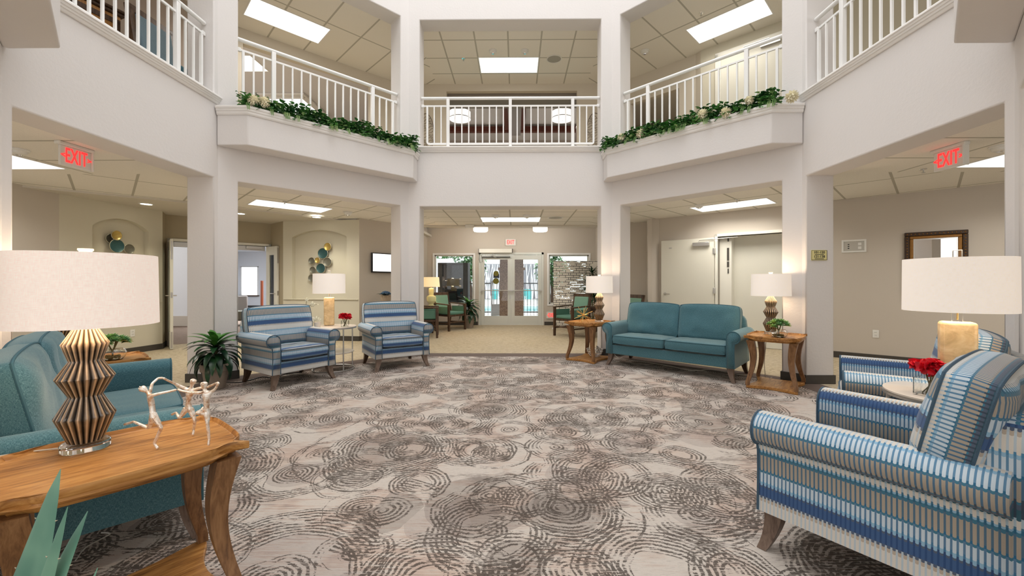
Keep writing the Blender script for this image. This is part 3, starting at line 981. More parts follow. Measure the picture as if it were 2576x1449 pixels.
# exit wall
EY = 11.66
ex = lambda px: at(px, 700, EY).x
XL0, XL1 = ex(1093), ex(1191)
XR0, XR1 = ex(1381), ex(1481)
XD0, XD1 = ex(1207), ex(1365)
x0w, x1w = -2.42, 2.35
WZ0, WZ1 = .60, 1.99
seg('wall_exit', (x0w, EY), (x1w, EY), M['tan'], z1=2.75, gaps=[(XD0 - x0w, XD1 - x0w, 2.03)],
    holes=[[(XL0 - x0w, WZ0), (XL1 - x0w, WZ0), (XL1 - x0w, WZ1), (XL0 - x0w, WZ1)], [(XR0 - x0w, WZ0), (XR1 - x0w, WZ0), (XR1 - x0w, WZ1), (XR0 - x0w, WZ1)]], th=.14)
for i, (a, b) in enumerate(((XL0, XL1), (XR0, XR1))):
    r = thing('window_%d' % (i + 1), ((a + b) / 2, EY, WZ0)); r['kind'] = 'structure'
    off = Matrix.Translation((-(a + b) / 2, -EY, -WZ0))
    mb = MB(off)
    for (u0, u1, v0, v1) in ((a - .05, a, WZ0 - .05, WZ1 + .05), (b, b + .05, WZ0 - .05, WZ1 + .05), (a, b, WZ0 - .05, WZ0), (a, b, WZ1, WZ1 + .05)):
        mb.box(u0, u1, EY - .02, EY - .0005, v0, v1)
    mb.build('window_casing', M['white'], r, bev=.004)
    mb = MB(off)
    for (u0, u1, v0, v1) in ((a, a + .035, WZ0, WZ1), (b - .035, b, WZ0, WZ1), (a, b, WZ0, WZ0 + .035), (a, b, WZ1 - .035, WZ1)):
        mb.box(u0, u1, EY + .04, EY + .09, v0, v1)
    mb.build('window_frame', M['alum'], r)
    mb = MB(off); mb.box(a, b, EY + .06, EY + .066, WZ0, WZ1)
    mb.build('window_pane', M['pane'], r)

# glazed double exit doors
def exit_doors():
    XM = (XD0 + XD1) / 2
    r = thing('door_1', (XM, EY, 0)); r['kind'] = 'structure'
    off = Matrix.Translation((-XM, -EY, 0))
    mb = MB(off)
    for u0, u1, v0, v1 in ((XD0 - .03, XD0 + .03, 0, 2.06), (XD1 - .03, XD1 + .03, 0, 2.06), (XD0 - .03, XD1 + .03, 2.0, 2.06)):
        mb.box(u0, u1, EY - .015, EY + .12, v0, v1)
    mb.build('door_frame', M['alum'], r, bev=.003)
    for s_, (a, b) in enumerate(((XD0 + .032, XM - .0008), (XM + .0008, XD1 - .032))):
        mb = MB(off)
        g0, g1 = a + .10, b - .10
        zb, zt = .26, 1.86
        for u0, u1, v0, v1 in ((a, g0, .01, 1.99), (g1, b, .01, 1.99), (g0, g1, .01, zb), (g0, g1, zt, 1.99)):
            mb.box(u0, u1, EY + .01, EY + .055, v0, v1)
        leaf = mb.build('door_leaf', M['alum'], r, bev=.003)
        mb = MB(off); mb.box(g0 - .005, g1 + .005, EY + .028, EY + .034, zb, zt); mb.build('glazing', M['pane'], leaf)
        mb = MB(off)
        zbar = .985
        mb.tube([(a + .02, EY - .05, zbar), (b - .02, EY - .05, zbar)], .013, 10)
        mb.box(a + .0, a + .05, EY - .065, EY + .01, zbar - .02, zbar + .02); mb.box(b - .05, b, EY - .065, EY + .01, zbar - .02, zbar + .02)
        mb.build('push_bar', M['steel'], leaf)
    mb = MB(off); mb.cbox((XM - .03, EY - .0, .80), (.035, .03, .10)); mb.build('lock', M['steel'], r)
exit_doors()
# ================================================================ UPPER LEVEL
CU = (0.86, 0.83, 0.76, 1)
cu_back = ceiling_mat('upper_ceiling_tiles_centre', CU, 0, 0.05 + .61, -8.192 + .61 * 14, 0.61, 0.61)
cu_dr = ceiling_mat('upper_ceiling_tiles_right', CU, R(45), 0.30, 0.10)
cu_dl = ceiling_mat('upper_ceiling_tiles_left', CU, R(-45), 0.30, 0.10)
cu_side = ceiling_mat('upper_ceiling_tiles_side', CU, 0, 0.2, -.15, 1.22, 0.61)
zu = 5.68
flat('ceiling', [(-1.69, ob[0][1]), (1.69, ob[0][1]), (1.69, 9.4), (-1.69, 9.4)], zu, zu + .03, cu_back)
flat('ceiling', [(1.69, ob[0][1]), ob[1], ob[2], (ob[2][0], 4.985), (8.6, 4.985), (8.6, 9.4), (1.69, 9.4)], zu, zu + .03, cu_dr)
flat('ceiling', [(-1.69, ob[0][1]), ob[0], ob[7], (ob[7][0], 4.985), (-8.6, 4.985), (-8.6, 9.4), (-1.69, 9.4)], zu, zu + .03, cu_dl)
flat('ceiling', [(ob[2][0], 4.985), (8.6, 4.985), (8.6, -3), (ob[3][0], -3), ob[3]], zu, zu + .03, cu_side)
flat('ceiling', [(ob[7][0], 4.985), (-8.6, 4.985), (-8.6, -3), (ob[6][0], -3), ob[6]], zu, zu + .03, cu_side)
FZ = 3.36
# centre wall with its wide lounge opening
UY = 9.26
ux = lambda px: at(px, 200, UY).x
UC0, UC1 = -2.62, 2.52
seg('wall_upper_back', (UC0, UY), (UC1, UY), M['cream'], z1=zu, z0=FZ, gaps=[(ux(1123) - UC0, ux(1452) - UC0, at(1283, 229, UY).z)], base=False)
# wood posts either side of the inner opening and the lounge beyond
seg('wall_upper_lounge', (-3.2, 14.0), (3.2, 14.0), simple('pinkish_beige_lounge_paint', (0.60, 0.52, 0.47, 1), .8), z1=6.1, z0=FZ, base=False)
seg('wall_upper_lounge_left', (-1.9, 9.4), (-3.2, 14.0), M['cream'], z1=6.1, z0=FZ, base=False)
seg('wall_upper_lounge_right', (3.2, 14.0), (1.8, 9.4), M['cream'], z1=6.1, z0=FZ, base=False)
flat('ceiling', [(-3.2, 9.38), (3.2, 9.38), (3.2, 14), (-3.2, 14)], 6.05, 6.1, simple('lounge_ceiling_paint', (0.62, 0.58, 0.54, 1), 0.8))
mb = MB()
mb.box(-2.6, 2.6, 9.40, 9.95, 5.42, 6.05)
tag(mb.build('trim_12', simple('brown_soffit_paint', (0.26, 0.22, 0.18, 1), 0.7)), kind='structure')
mb = MB()
for px0, px1 in ((1100, 1126), (1450, 1478)):
    a, b = at(px0, 300, 9.9).x, at(px1, 300, 9.9).x
    mb.box(a, b, 9.9, 10.0, FZ, 4.98)
tag(mb.build('trim_13', M['cherry']), kind='structure')
# coffer beams of cherry wood below the pendant ceiling
mb = MB()
mb.box(-2.9, -.12, 12.6, 12.74, 5.84, 6.0); mb.box(.24, 2.9, 12.6, 12.74, 5.84, 6.0)
mb.box(-.24, -.12, 10.3, 12.74, 5.86, 6.0); mb.box(.24, .36, 10.3, 12.74, 5.86, 6.0)
tag(mb.build('trim_14', M['cherry']), kind='structure')
mb = MB(); mb.box(-.12, .24, 10.0, 12.8, 5.78, 6.05)
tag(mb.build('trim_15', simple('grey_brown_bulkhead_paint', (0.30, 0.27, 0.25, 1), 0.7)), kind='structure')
def drum_pendant(px, label):
    c = at(px, 294, 10.9)
    r = thing('drum_pendant', (c.x, c.y, c.z), 0, label, 'ceiling light', 'drum pendants of the upper lounge')
    one('lamp_shade', lambda m: m.lathe([(.28, -.06), (.28, .13), (.274, .13), (.274, -.06)], 32, cap=False), M['drumlit'], r)
    one('diffuser', lambda m: m.lathe([(.01, -.10), (.12, -.095), (.22, -.08), (.272, -.055), (.272, -.045), (.01, -.045)], 32), M['drumlit'], r)
    one('trim_ring', lambda m: (m.lathe([(.284, -.064), (.286, -.05), (.284, -.046), (.28, -.05)], 32, cap=False), m.lathe([(.284, .12), (.286, .13), (.284, .136), (.28, .13)], 32, cap=False)), M['steel'], r)
    one('finial', lambda m: m.lathe([(.0, -.125), (.022, -.12), (.03, -.105), (.01, -.095)], 12), M['steel'], r)
    one('stem', lambda m: (m.tube([(0, 0, -.05), (0, 0, 6.04 - c.z)], .008, 8), m.lathe([(.06, 6.02 - c.z), (.06, 6.045 - c.z)], 16)), M['steel'], r)
    point('lounge_pendant_light', (c.x, c.y, c.z - .16), 9, (1, .95, .9), .12)
drum_pendant(1157, 'lit drum pendant behind the left half of the centre balcony railing')
drum_pendant(1414, 'lit drum pendant behind the right half of the centre balcony railing')
# wire wall sculptures seen past the rail ends
def wire_art(px, label, n):
    c = at(px, 300, 9.22)
    r = thing('wall_sculpture', (c.x, UY - .02, 4.55), 0, label, 'wall art')
    random.seed(n)
    def f(m):
        for k in range(16):
            z = -.42 + k * .052
            w_ = .17 * math.sqrt(max(0.05, 1 - (z / .46) ** 2))
            pts = [(-w_ + 2 * w_ * t / 8, random.uniform(-.015, .01), z + .03 * math.sin(t * 1.3 + k)) for t in range(9)]
            m.tube(pts, .004, 5)
        m.tube([(.19 * math.cos(t * PI / 12), 0, .46 * math.sin(t * PI / 12)) for t in range(25)], .006, 6)
    one('wire_lattice', f, M['walnut'], r)
wire_art(1070, 'oval bronze wire wall sculpture behind left end of centre railing', 3)
wire_art(1497, 'oval bronze wire wall sculpture behind right end of centre railing', 4)

# left upper diagonal wall with wide opening, lavender room beyond
UL0, UL1 = (-4.90, 7.04), (UC0, 9.13)
Lu = dist(UL0, UL1)
seg('wall_upper_back_left', UL0, UL1, M['cream'], z1=zu, z0=FZ, base=False,
    gaps=[(dist(UL0, online(611, 100, UL0, UL1)[:2]), dist(UL0, online(932, 250, UL0, UL1)[:2]), 5.42)])
seg('wall_upper_lavender', (-8.2, 9.3), (-3.2, 12.6), M['lavender'], z1=5.6, z0=FZ, base=False)
seg('wall_upper_lavender_side', (-3.6, 12.3), (-2.9, 9.4), M['tan'], z1=5.6, z0=FZ, base=False)
flat('ceiling', [(-8.2, 9.3), (-5.2, 7.05), (-2.9, 9.3), (-2.9, 12.6)], 5.6, 5.65, simple('pale_lavender_ceiling', (0.74, 0.72, 0.74, 1), .8))
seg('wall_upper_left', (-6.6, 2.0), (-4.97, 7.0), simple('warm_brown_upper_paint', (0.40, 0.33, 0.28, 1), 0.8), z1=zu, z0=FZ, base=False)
# framed overdoor moulding with a lit pane above the left planter
def coffer():
    z = 5.598
    a_, b_ = onz(619, 241, z), onz(757, 241, z)
    r = thing('ceiling_coffer_light', ((a_.x + b_.x) / 2, a_.y + .5, z), 0, 'lit square coffer panel with moulding seen low behind the left balcony railing', 'ceiling light')
    w_ = (b_.x - a_.x) / 2
    one('lit_panel', lambda m: m.box(-w_, w_, -.5, .5, -.012, -.006), M['winlit'], r)
    for s0, nm in ((0, 'moulding'), ):
        one(nm, lambda m: (m.box(-w_ - .16, w_ + .16, -.66, -.5, -.05, -.001), m.box(-w_ - .10, w_ + .10, -.56, -.5, -.08, -.05), m.box(-w_ - .16, w_ + .16, .5, .66, -.05, -.001),
                           m.box(-w_ - .16, -w_, -.5, .5, -.05, -.001), m.box(w_, w_ + .16, -.5, .5, -.05, -.001)), M['trimw'], r, bev=.008)
coffer()
# right upper diagonal wall, jog and door
URA, URB, URC, URD = (UC1, 9.13), (3.62, 8.10), (3.66, 7.97), (6.2, 5.65)
o_open = (1.1, 1.45)
seg('wall_upper_back_right', URA, URB, M['cream'], z1=zu, z0=FZ, base=False, gaps=[(.12, 1.18, 5.12)])
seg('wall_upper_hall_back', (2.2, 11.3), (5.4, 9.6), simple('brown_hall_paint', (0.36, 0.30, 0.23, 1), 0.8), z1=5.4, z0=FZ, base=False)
flat('ceiling', [(2.4, 9.35), (3.7, 8.2), (5.6, 9.8), (2.4, 11.6)], 5.3, 5.35, M['drywall'])
seg('wall_upper_jog', URB, URC, M['cream'], z1=zu, z0=FZ, base=False, th=.05)
seg('wall_upper_right', URC, URD, M['olive'], z1=zu, z0=FZ, base=False)
seg('wall_upper_right_end', URD, (8.4, 3.6), M['tan'], z1=zu, z0=FZ, base=False)
def upper_door():
    r = thing('door_4', (0, 0, FZ)); r['kind'] = 'structure'
    p, q = Vector((URC[0], URC[1], 0)), Vector((URD[0], URD[1], 0))
    d = (q - p).normalized(); n = Vector((-d.y, d.x, 0))
    def bar(m, t0, t1, z0, z1, o0, o1):
        pts = [p + d * t0 + n * o0, p + d * t1 + n * o0, p + d * t1 + n * o1, p + d * t0 + n * o1]
        m.prism([(v.x, v.y) for v in pts], z0, z1)
    t0 = (online(1800, 150, URC, URD).xy - p.xy).length
    one('door_frame', lambda m: (bar(m, t0, t0 + .10, 0, 2.12, -.03, 0), bar(m, t0 + 1.2, t0 + 1.3, 0, 2.12, -.03, 0), bar(m, t0, t0 + 1.3, 2.06, 2.14, -.03, 0)), M['doorframe'], r, bev=.004)
    one('door_leaf', lambda m: bar(m, t0 + .10, t0 + 1.2, 0, 2.06, -.016, 0), M['doorp'], r)
    one('door_closer', lambda m: (bar(m, t0 + .75, t0 + 1.05, 1.96, 2.02, -.07, -.017), bar(m, t0 + .5, t0 + .9, 2.04, 2.05, -.12, -.10)), M['steel'], r)
upper_door()
# side: door and dark panel seen through the right side railing
def side_wall_items():
    r = thing('door_5', (0, 0, FZ)); r['kind'] = 'structure'
    p, q = Vector((URD[0], URD[1], 0)), Vector((8.4, 3.6, 0))
    d = (q - p).normalized(); n = Vector((-d.y, d.x, 0))
    def bar(m, t0, t1, z0, z1, o0, o1):
        pts = [p + d * t0 + n * o0, p + d * t1 + n * o0, p + d * t1 + n * o1, p + d * t0 + n * o1]
        m.prism([(v.x, v.y) for v in pts], z0, z1)
    a = (online(2096, 50, (URD[0], URD[1]), (8.4, 3.6)).xy - p.xy).length
    b = (online(2160, 50, (URD[0], URD[1]), (8.4, 3.6)).xy - p.xy).length
    one('door_leaf', lambda m: bar(m, max(a, .02), b, 0, 2.04, -.04, 0), M['doorp'], r)
    one('door_edge_seal', lambda m: bar(m, b, b + .05, 0, 2.3, -.05, 0), M['rubber'], r)
    one('closer_plate', lambda m: bar(m, a + .02, a + .16, 1.85, 1.93, -.06, -.04), M['steel'], r)
side_wall_items()

# tall amber cabinet and tall-backed chair on the left upper landing
cab = at(255, 20, 4.6)
def cabinet():
    r = thing('cabinet', (-5.29, 4.72, FZ), R(70), 'amber wood cabinet with moulded top seen through left balcony railing', 'cabinet')
    one('cabinet_body', lambda m: m.box(-.55, .55, -.2, .13, 0, 1.20), M['pine'], r, bev=.006)
    one('cornice', lambda m: (m.box(-.58, .58, -.23, .14, 1.20, 1.24), m.box(-.61, .61, -.26, .15, 1.24, 1.27)), M['walnut'], r, bev=.01)
    for x in (-.28, .28):
        d = one('door', lambda m, x=x: (m.box(x - .24, x + .24, -.222, -.2, .10, 1.10),), M['pine'], r, bev=.004)
        one('door_frame', lambda m, x=x: (m.box(x - .25, x - .20, -.235, -.222, .08, 1.12), m.box(x + .20, x + .25, -.235, -.222, .08, 1.12), m.box(x - .25, x + .25, -.235, -.222, 1.08, 1.14)), M['walnut'], d)
cabinet()
def tall_chair():
    c = at(375, 90, 4.55)
    r = thing('tall_back_chair', (-4.22, 5.18, FZ), R(86), 'dark wood chair with tall blue woven back behind left balcony railing', 'chair')
    lean = R(10)
    Mx = Matrix.Translation((0, .22, .45)) @ Matrix.Rotation(-lean, 4, 'X')
    b = MB(Mx)
    for x0, x1, z0, z1 in ((-.31, -.235, -.1, .74), (.235, .31, -.1, .74), (-.31, .31, .69, .78), (-.31, .31, 0, .06)): b.box(x0, x1, -.03, .03, z0, z1)
    b.build('back_frame', M['walnut'], r, bev=.006)
    b = MB(Mx); b.box(-.232, .232, -.055, .02, .065, .685); b.build('backrest', simple('blue_grey_woven_panel', srgb(112, 134, 146), .85, var=.2, scale=90, bump=.4), r, bev=.02)
    one('seat', lambda m: m.box(-.30, .30, -.32, .2, .36, .46), M['teal'], r, bev=.03)
    one('seat_frame', lambda m: m.box(-.32, .32, -.34, .24, .30, .36), M['walnut'], r, bev=.005)
    for x in (-.29, .29):
        for y in (-.31, .22): one('leg', lambda m, x=x, y=y: m.box(x - .022, x + .022, y - .022, y + .022, .001, .31), M['walnut'], r, bev=.004)
tall_chair()

# ================================================================ CEILING FIXTURES
def troffer(x, y, z, rz, label, power, grp):
    r = thing('ceiling_light', (x, y, z), rz, label, 'ceiling light', grp)
    w_, d_ = 1.185, .585
    one('diffuser', lambda m: m.box(-w_ / 2, w_ / 2, -d_ / 2, d_ / 2, -.004, -.001), M['troffer'], r)
    one('frame', lambda m: (m.box(-w_ / 2 - .018, w_ / 2 + .018, -d_ / 2 - .018, -d_ / 2, -.006, -.001), m.box(-w_ / 2 - .018, w_ / 2 + .018, d_ / 2, d_ / 2 + .018, -.006, -.001),
                            m.box(-w_ / 2 - .018, -w_ / 2, -d_ / 2, d_ / 2, -.006, -.001), m.box(w_ / 2, w_ / 2 + .018, -d_ / 2, d_ / 2, -.006, -.001)), M['white'], r)
    l = area('troffer_light', (x, y, z - .03), (0, 0, rz), w_, d_, power * 1.7, (1.0, .95, .87), 150)
GL, GU = 'rectangular troffers of the lower ceiling', 'rectangular troffers of the upper ceiling'
troffer(-3.815, 7.13, zc, R(45), 'lit troffer in the lower ceiling above the left pair of striped armchairs', 13, GL)
troffer(3.80, 7.10, zc, R(-45), 'lit troffer in the lower ceiling in front of the hallway doors', 11, GL)
troffer(-.015, 8.64, zc, 0, 'lit troffer in the lower ceiling before the glass exit doors', 11, GL)
troffer(-3.815, 7.03, zu, R(45), 'lit troffer in the upper ceiling behind the left planter', 12, GU)
troffer(3.74, 7.10, zu, R(-45), 'lit troffer in the upper ceiling behind the right planter', 6, GU)
pq = onz(622, 160, 5.6); troffer(pq.x - .35, pq.y, 5.6, 0, 'small lit troffer glimpsed behind the left end of the left upper railing', 22, GU)
troffer(-.05, 8.47, zu, 0, 'lit troffer in the upper ceiling above the centre railing', 11, GU)
pl = onz(45, 402, zc); troffer(pl.x - .45, pl.y + .05, zc, 0, 'lit troffer cut by the left column above the far left lamp', 11, GL)
pr = onz(2525, 397, zc); troffer(pr.x + .45, pr.y + .05, zc, 0, 'lit troffer cut by the right column above the gilt mirror', 11, GL)

def detector(px, py, z, label, rz=0, s=1.0):
    p = onz(px, py, z)
    r = thing('smoke_detector', (p.x, p.y, z), rz, label, 'smoke detector', 'smoke detectors on the tiled ceilings')
    r.scale = (s, s, s)
    one('base', lambda m: m.lathe([(.075, -.001), (.075, -.014), (.068, -.02), (.0, -.02)], 24), M['plastw'], r)
    one('sensor_head', lambda m: m.lathe([(.058, -.02), (.055, -.045), (.040, -.055), (.0, -.056)], 24), M['plastw'], r)
    one('sensor_lens', lambda m: m.lathe([(.026, -.055), (.022, -.066), (.0, -.067)], 16), M['chrome'], r)
detector(1240, 127, zu, 'smoke detector left of the two above the upper centre troffer')
detector(1320, 127, zu, 'smoke detector right of the two above the upper centre troffer')
detector(1247, 541, zc, 'smoke detector left of the two above the lower centre troffer')
detector(1325, 541, zc, 'smoke detector right of the two above the lower centre troffer')
detector(1622, 128, zu, 'flat smoke detector in the upper right ceiling', s=1.1)
detector(875, 533, zc, 'flat smoke detector in the lower ceiling above the left television', s=1.1)
detector(1759, 515, zc, 'smoke detector beside the lower right troffer')
detector(2515, 367, zc, 'smoke detector beside the right exit sign')
detector(48, 376, zc, 'smoke detector at the left column beside the left exit sign')
def speaker(px, py, z, label):
    p = onz(px, py, z)
    r = thing('ceiling_speaker', (p.x, p.y, z), 0, label, 'ceiling speaker')
    one('rim', lambda m: m.lathe([(.155, -.001), (.155, -.008), (.14, -.012), (.135, -.006)], 32, cap=False), M['plastw'], r)
    one('grille', lambda m: m.lathe([(.137, -.006), (.07, -.010), (.0, -.011)], 32), simple('grey_speaker_grille', (0.38, 0.36, 0.31, 1), .6), r)
speaker(1394, 148, zu, 'round ceiling speaker right of the upper centre troffer')
speaker(1397, 547, zc, 'round ceiling speaker right of the lower centre troffer')
def sprinkler(px, py, z, label):
    p = onz(px, py, z)
    r = thing('fire_sprinkler', (p.x, p.y, z), 0, label, 'sprinkler', 'sprinkler heads on the ceilings')
    one('escutcheon', lambda m: m.lathe([(.035, -.001), (.032, -.006), (.0, -.007)], 16), M['chrome'], r)
    one('deflector', lambda m: (m.tube([(0, 0, -.005), (0, 0, -.04)], .006, 6), m.lathe([(.018, -.042), (.018, -.045), (0, -.046)], 10)), M['steel'], r)
for px, py, z, lb in ((1166, 147, zu, 'left of the upper centre troffer'), (1764, 33, zu, 'beside the upper right troffer'), (716, 506, zc, 'over the lower left troffer'), (1854, 502, zc, 'over the lower right troffer'), (2323, 425, zc, 'below the right exit sign')):
    sprinkler(px, py, z, 'small ceiling sprinkler ' + lb)
def downlight(px, py, z, label):
    p = onz(px, py, z)
    r = thing('downlight', (p.x, p.y, z), 0, label, 'downlight', 'round downlights of the left recess')
    one('trim_ring', lambda m: m.lathe([(.10, -.001), (.10, -.006), (.078, -.008), (.076, -.002)], 28, cap=False), M['white'], r)
    one('lens', lambda m: m.lathe([(.077, -.003), (0, -.004)], 28), M['downlit'], r)
    l = bpy.data.lights.new('downlight_beam', 'SPOT'); l.energy = 22; l.spot_size = R(95); l.spot_blend = .6; l.color = (1, .93, .70); l.shadow_soft_size = .06
    o = bpy.data.objects.new('downlight_beam', l); o.location = (p.x, p.y, z - .03); col.objects.link(o)
downlight(368, 513, 2.50, 'lit round downlight above the left niche of plates')
downlight(796, 546, 2.50, 'lit round downlight above the right niche of plates')
downlight(604, 537, 2.50, 'lit round downlight half hidden beside the left column')
def flush_drum(px, label):
    p = at(px, 577, 10.6)
    r = thing('flush_drum_light', (p.x, 10.6, 2.75), 0, label, 'ceiling light', 'flush drum lights before the exit doors')
    one('drum', lambda m: m.lathe([(.19, -.001), (.19, -.205), (.17, -.228), (.0, -.235)], 32), M['drumlit'], r)
    one('finial', lambda m: m.lathe([(.012, -.235), (.008, -.25), (0, -.251)], 10), M['steel'], r)
    point('flush_drum_glow', (p.x, 10.6, 2.40), 18, (1, .96, .9), .12)
flush_drum(1209, 'lit white flush drum light left of the centre exit sign')
flush_drum(1359, 'lit white flush drum light right of the centre exit sign')
p = onz(1179, 562, zc)
r = thing('motion_sensor', (p.x, 9.40, zc), 0, 'small grey box on the ceiling edge left of the lower centre troffer', 'sensor')
one('housing', lambda m: m.box(-.10, .10, -.05, .05, -.07, -.001), M['plastw'], r, bev=.012)

# ================================================================ EXIT SIGNS
def exit_hanging(c, rz, label, W=.275, H=.20):
    r = thing('exit_sign', c, rz, label, 'exit sign', 'hanging exit signs with two chevrons')
    one('panel', lambda m: m.box(-W / 2, W / 2, -.012, .012, -H, -.01), M['plastw'], r, bev=.008)
    one('canopy', lambda m: m.box(-W / 2 - .02, W / 2 + .02, -.03, .03, -.012, .02), M['plastw'], r, bev=.008)
    one('end_cap', lambda m: m.box(W / 2 - .004, W / 2 + .012, -.03, .03, -H, .0), M['plastw'], r, bev=.006)
    text('lettering', 'EXIT', .195, M['exitred'], r, (0, -.015, -H / 2 - .005), (R(90), 0, 0), .004, .0025, .46, 1.08)
    text('chevron', '<', .065, M['exitred'], r, (-W / 2 + .022, -.015, -H / 2 - .005), (R(90), 0, 0), .004, .002)
    text('chevron', '>', .065, M['exitred'], r, (W / 2 - .022, -.015, -H / 2 - .005), (R(90), 0, 0), .004, .002)
    return r
cl_ = onz(189, 366, zc - .0); cr_ = onz(2388, 368, zc)
exit_hanging((cl_.x, cl_.y, zc - .02), R(88), 'hanging red EXIT sign in the left bay above the big linen lamp')
exit_hanging((cr_.x, cr_.y, zc - .02), R(-88), 'hanging red EXIT sign in the right bay above the gilt mirror')
def exit_wall(px, py, label, chev=False):
    c = at(px, py, EY)
    r = thing('exit_sign', (c.x, EY, c.z), 0, label, 'exit sign')
    one('panel', lambda m: m.box(-.15, .15, -.03, -.001, -.095, .095), M['plastw'], r, bev=.01)
    text('lettering', 'EXIT', .165, M['exitred'], r, (0, -.032, 0), (R(90), 0, 0), .004, .001, .62)
    if chev:
        text('chevron', '<', .06, M['exitred'], r, (-.125, -.032, 0), (R(90), 0, 0), .004, .001)
        text('chevron', '>', .06, M['exitred'], r, (.125, -.032, 0), (R(90), 0, 0), .004, .001)
exit_wall(1284.5, 610, 'small wall EXIT sign above the far glass doors')
exit_wall(1388, 793, 'low EXIT sign near the floor, half hidden by the pierced white screen', True)

# ================================================================ SIGNS / OUTLETS / MIRROR
def room_sign():
    x0, x1 = 3.598, 3.782
    c = ((x0 + x1) / 2, 4.918, 1.528)
    r = thing('room_number_sign', c, 0, 'cream plaque reading 101-120 and 121-138 on the right column', 'sign')
    one('plate', lambda m: m.box(-.094, .094, -.008, -.0005, -.062, .062), simple('pale_yellow_plaque', srgb(226, 216, 150), .4), r, bev=.004)
    one('border', lambda m: (m.box(-.092, .092, -.010, -.008, .054, .058), m.box(-.092, .092, -.010, -.008, -.058, -.054), m.box(-.092, -.088, -.010, -.008, -.058, .058), m.box(.088, .092, -.010, -.008, -.058, .058)), M['black'], r)
    for t_, z in (('101-120', .032), ('121-138', -.018)):
        text('lettering', t_, .040, M['black'], r, (0, -.010, z), (R(90), 0, 0), .002, .0004)
        one('underline', lambda m, z=z: m.box(-.052, .052, -.011, -.008, z - .028, z - .022), M['black'], r)
room_sign()
def frame_on(p, q, px, py, side=1):
    v = online(px, py, p, q)
    d = Vector((q[0] - p[0], q[1] - p[1], 0)).normalized()
    return v, math.atan2(d.y, d.x)
def outlet(p, q, px, py, label):
    v, rz = frame_on(p, q, px, py)
    r = thing('wall_outlet', v, rz, label, 'outlet', 'duplex wall outlets')
    one('cover_plate', lambda m: m.box(-.037, .037, -.007, -.0005, -.06, .06), M['plastw'], r, bev=.003)
    for z in (-.022, .022):
        s_ = one('socket', lambda m, z=z: m.box(-.018, .018, -.009, -.006, z - .015, z + .015), M['plastw'], r, bev=.003)
        one('slots', lambda m, z=z: (m.box(-.009, -.006, -.0105, -.0085, z - .003, z + .008), m.box(.006, .009, -.0105, -.0085, z - .003, z + .008)), M['black'], s_)
outlet(RW0, RW1, 2203, 840, 'white duplex outlet low on the right wall below the recessed box')
outlet(NL0, NL1, 333, 838, 'white duplex outlet low on the wall under the left plate niche')
outlet(NR0, NR1, 787, 805, 'white duplex outlet behind the orchid under the right plate niche')
def media_box():
    v, rz = frame_on(RW0, RW1, 2148, 619)
    r = thing('recessed_media_box', v, rz, 'white recessed outlet box at head height on the right wall', 'outlet')
    one('frame', lambda m: (m.box(-.15, .15, -.010, -.0005, .075, .10), m.box(-.15, .15, -.010, -.0005, -.10, -.075), m.box(-.15, -.125, -.010, -.0005, -.075, .075), m.box(.125, .15, -.010, -.0005, -.075, .075)), M['plastw'], r, bev=.003)
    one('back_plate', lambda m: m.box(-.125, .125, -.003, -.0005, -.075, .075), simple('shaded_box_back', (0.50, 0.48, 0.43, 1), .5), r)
    one('socket', lambda m: (m.box(.05, .09, -.006, -.003, -.05, -.01), m.box(.05, .09, -.006, -.003, .01, .05)), M['plastw'], r)
    one('jack_strip', lambda m: [m.box(-.075, -.055, -.006, -.003, z, z + .014) for z in (-.04, -.01, .02)], M['black'], r)
media_box()
def mirror():
    p, q = RW0, RW1
    a, rz = frame_on(p, q, 2275, 590); b, _ = frame_on(p, q, 2435, 580)
    W = (b - a).length; H = .92
    c = (a + b) / 2; c.z = 1.935 - H / 2
    r = thing('wall_mirror', c, rz, 'mirror in a dark and gold carved frame behind the right drum-shade lamp', 'mirror')
    def ring(m, o0, o1, y0, y1):
        m.box(-W / 2 + o0, W / 2 - o0, y0, y1, H / 2 - o1, H / 2 - o0); m.box(-W / 2 + o0, W / 2 - o0, y0, y1, -H / 2 + o0, -H / 2 + o1)
        m.box(-W / 2 + o0, -W / 2 + o1, y0, y1, -H / 2 + o1, H / 2 - o1); m.box(W / 2 - o1, W / 2 - o0, y0, y1, -H / 2 + o1, H / 2 - o1)
    one('outer_frame', lambda m: ring(m, 0, .055, -.045, -.001), M['frame_dark'], r, bev=.008)
    one('inner_frame', lambda m: ring(m, .055, .095, -.032, -.001), M['frame_gold'], r, bev=.006)
    one('bevel_strip', lambda m: ring(m, .095, .112, -.016, -.001), simple('silvered_bevel', (.8, .8, .78, 1), .15, .9), r)
    one('mirror_glass', lambda m: m.box(-W / 2 + .11, W / 2 - .11, -.012, -.004, -H / 2 + .11, H / 2 - .11), M['mirror'], r)
    def beads(m):
        n = 15
        for i in range(n):
            x = -W / 2 + .03 + (W - .06) * i / (n - 1)
            m.sphere((x, -.046, H / 2 - .028), .009, 8, 5); m.sphere((x, -.046, -H / 2 + .028), .009, 8, 5)
        for i in range(1, 21):
            z = -H / 2 + .03 + (H - .06) * i / 21
            m.sphere((-W / 2 + .028, -.046, z), .009, 8, 5); m.sphere((W / 2 - .028, -.046, z), .009, 8, 5)
    one('carved_beading', beads, M['frame_gold'], r)
mirror()
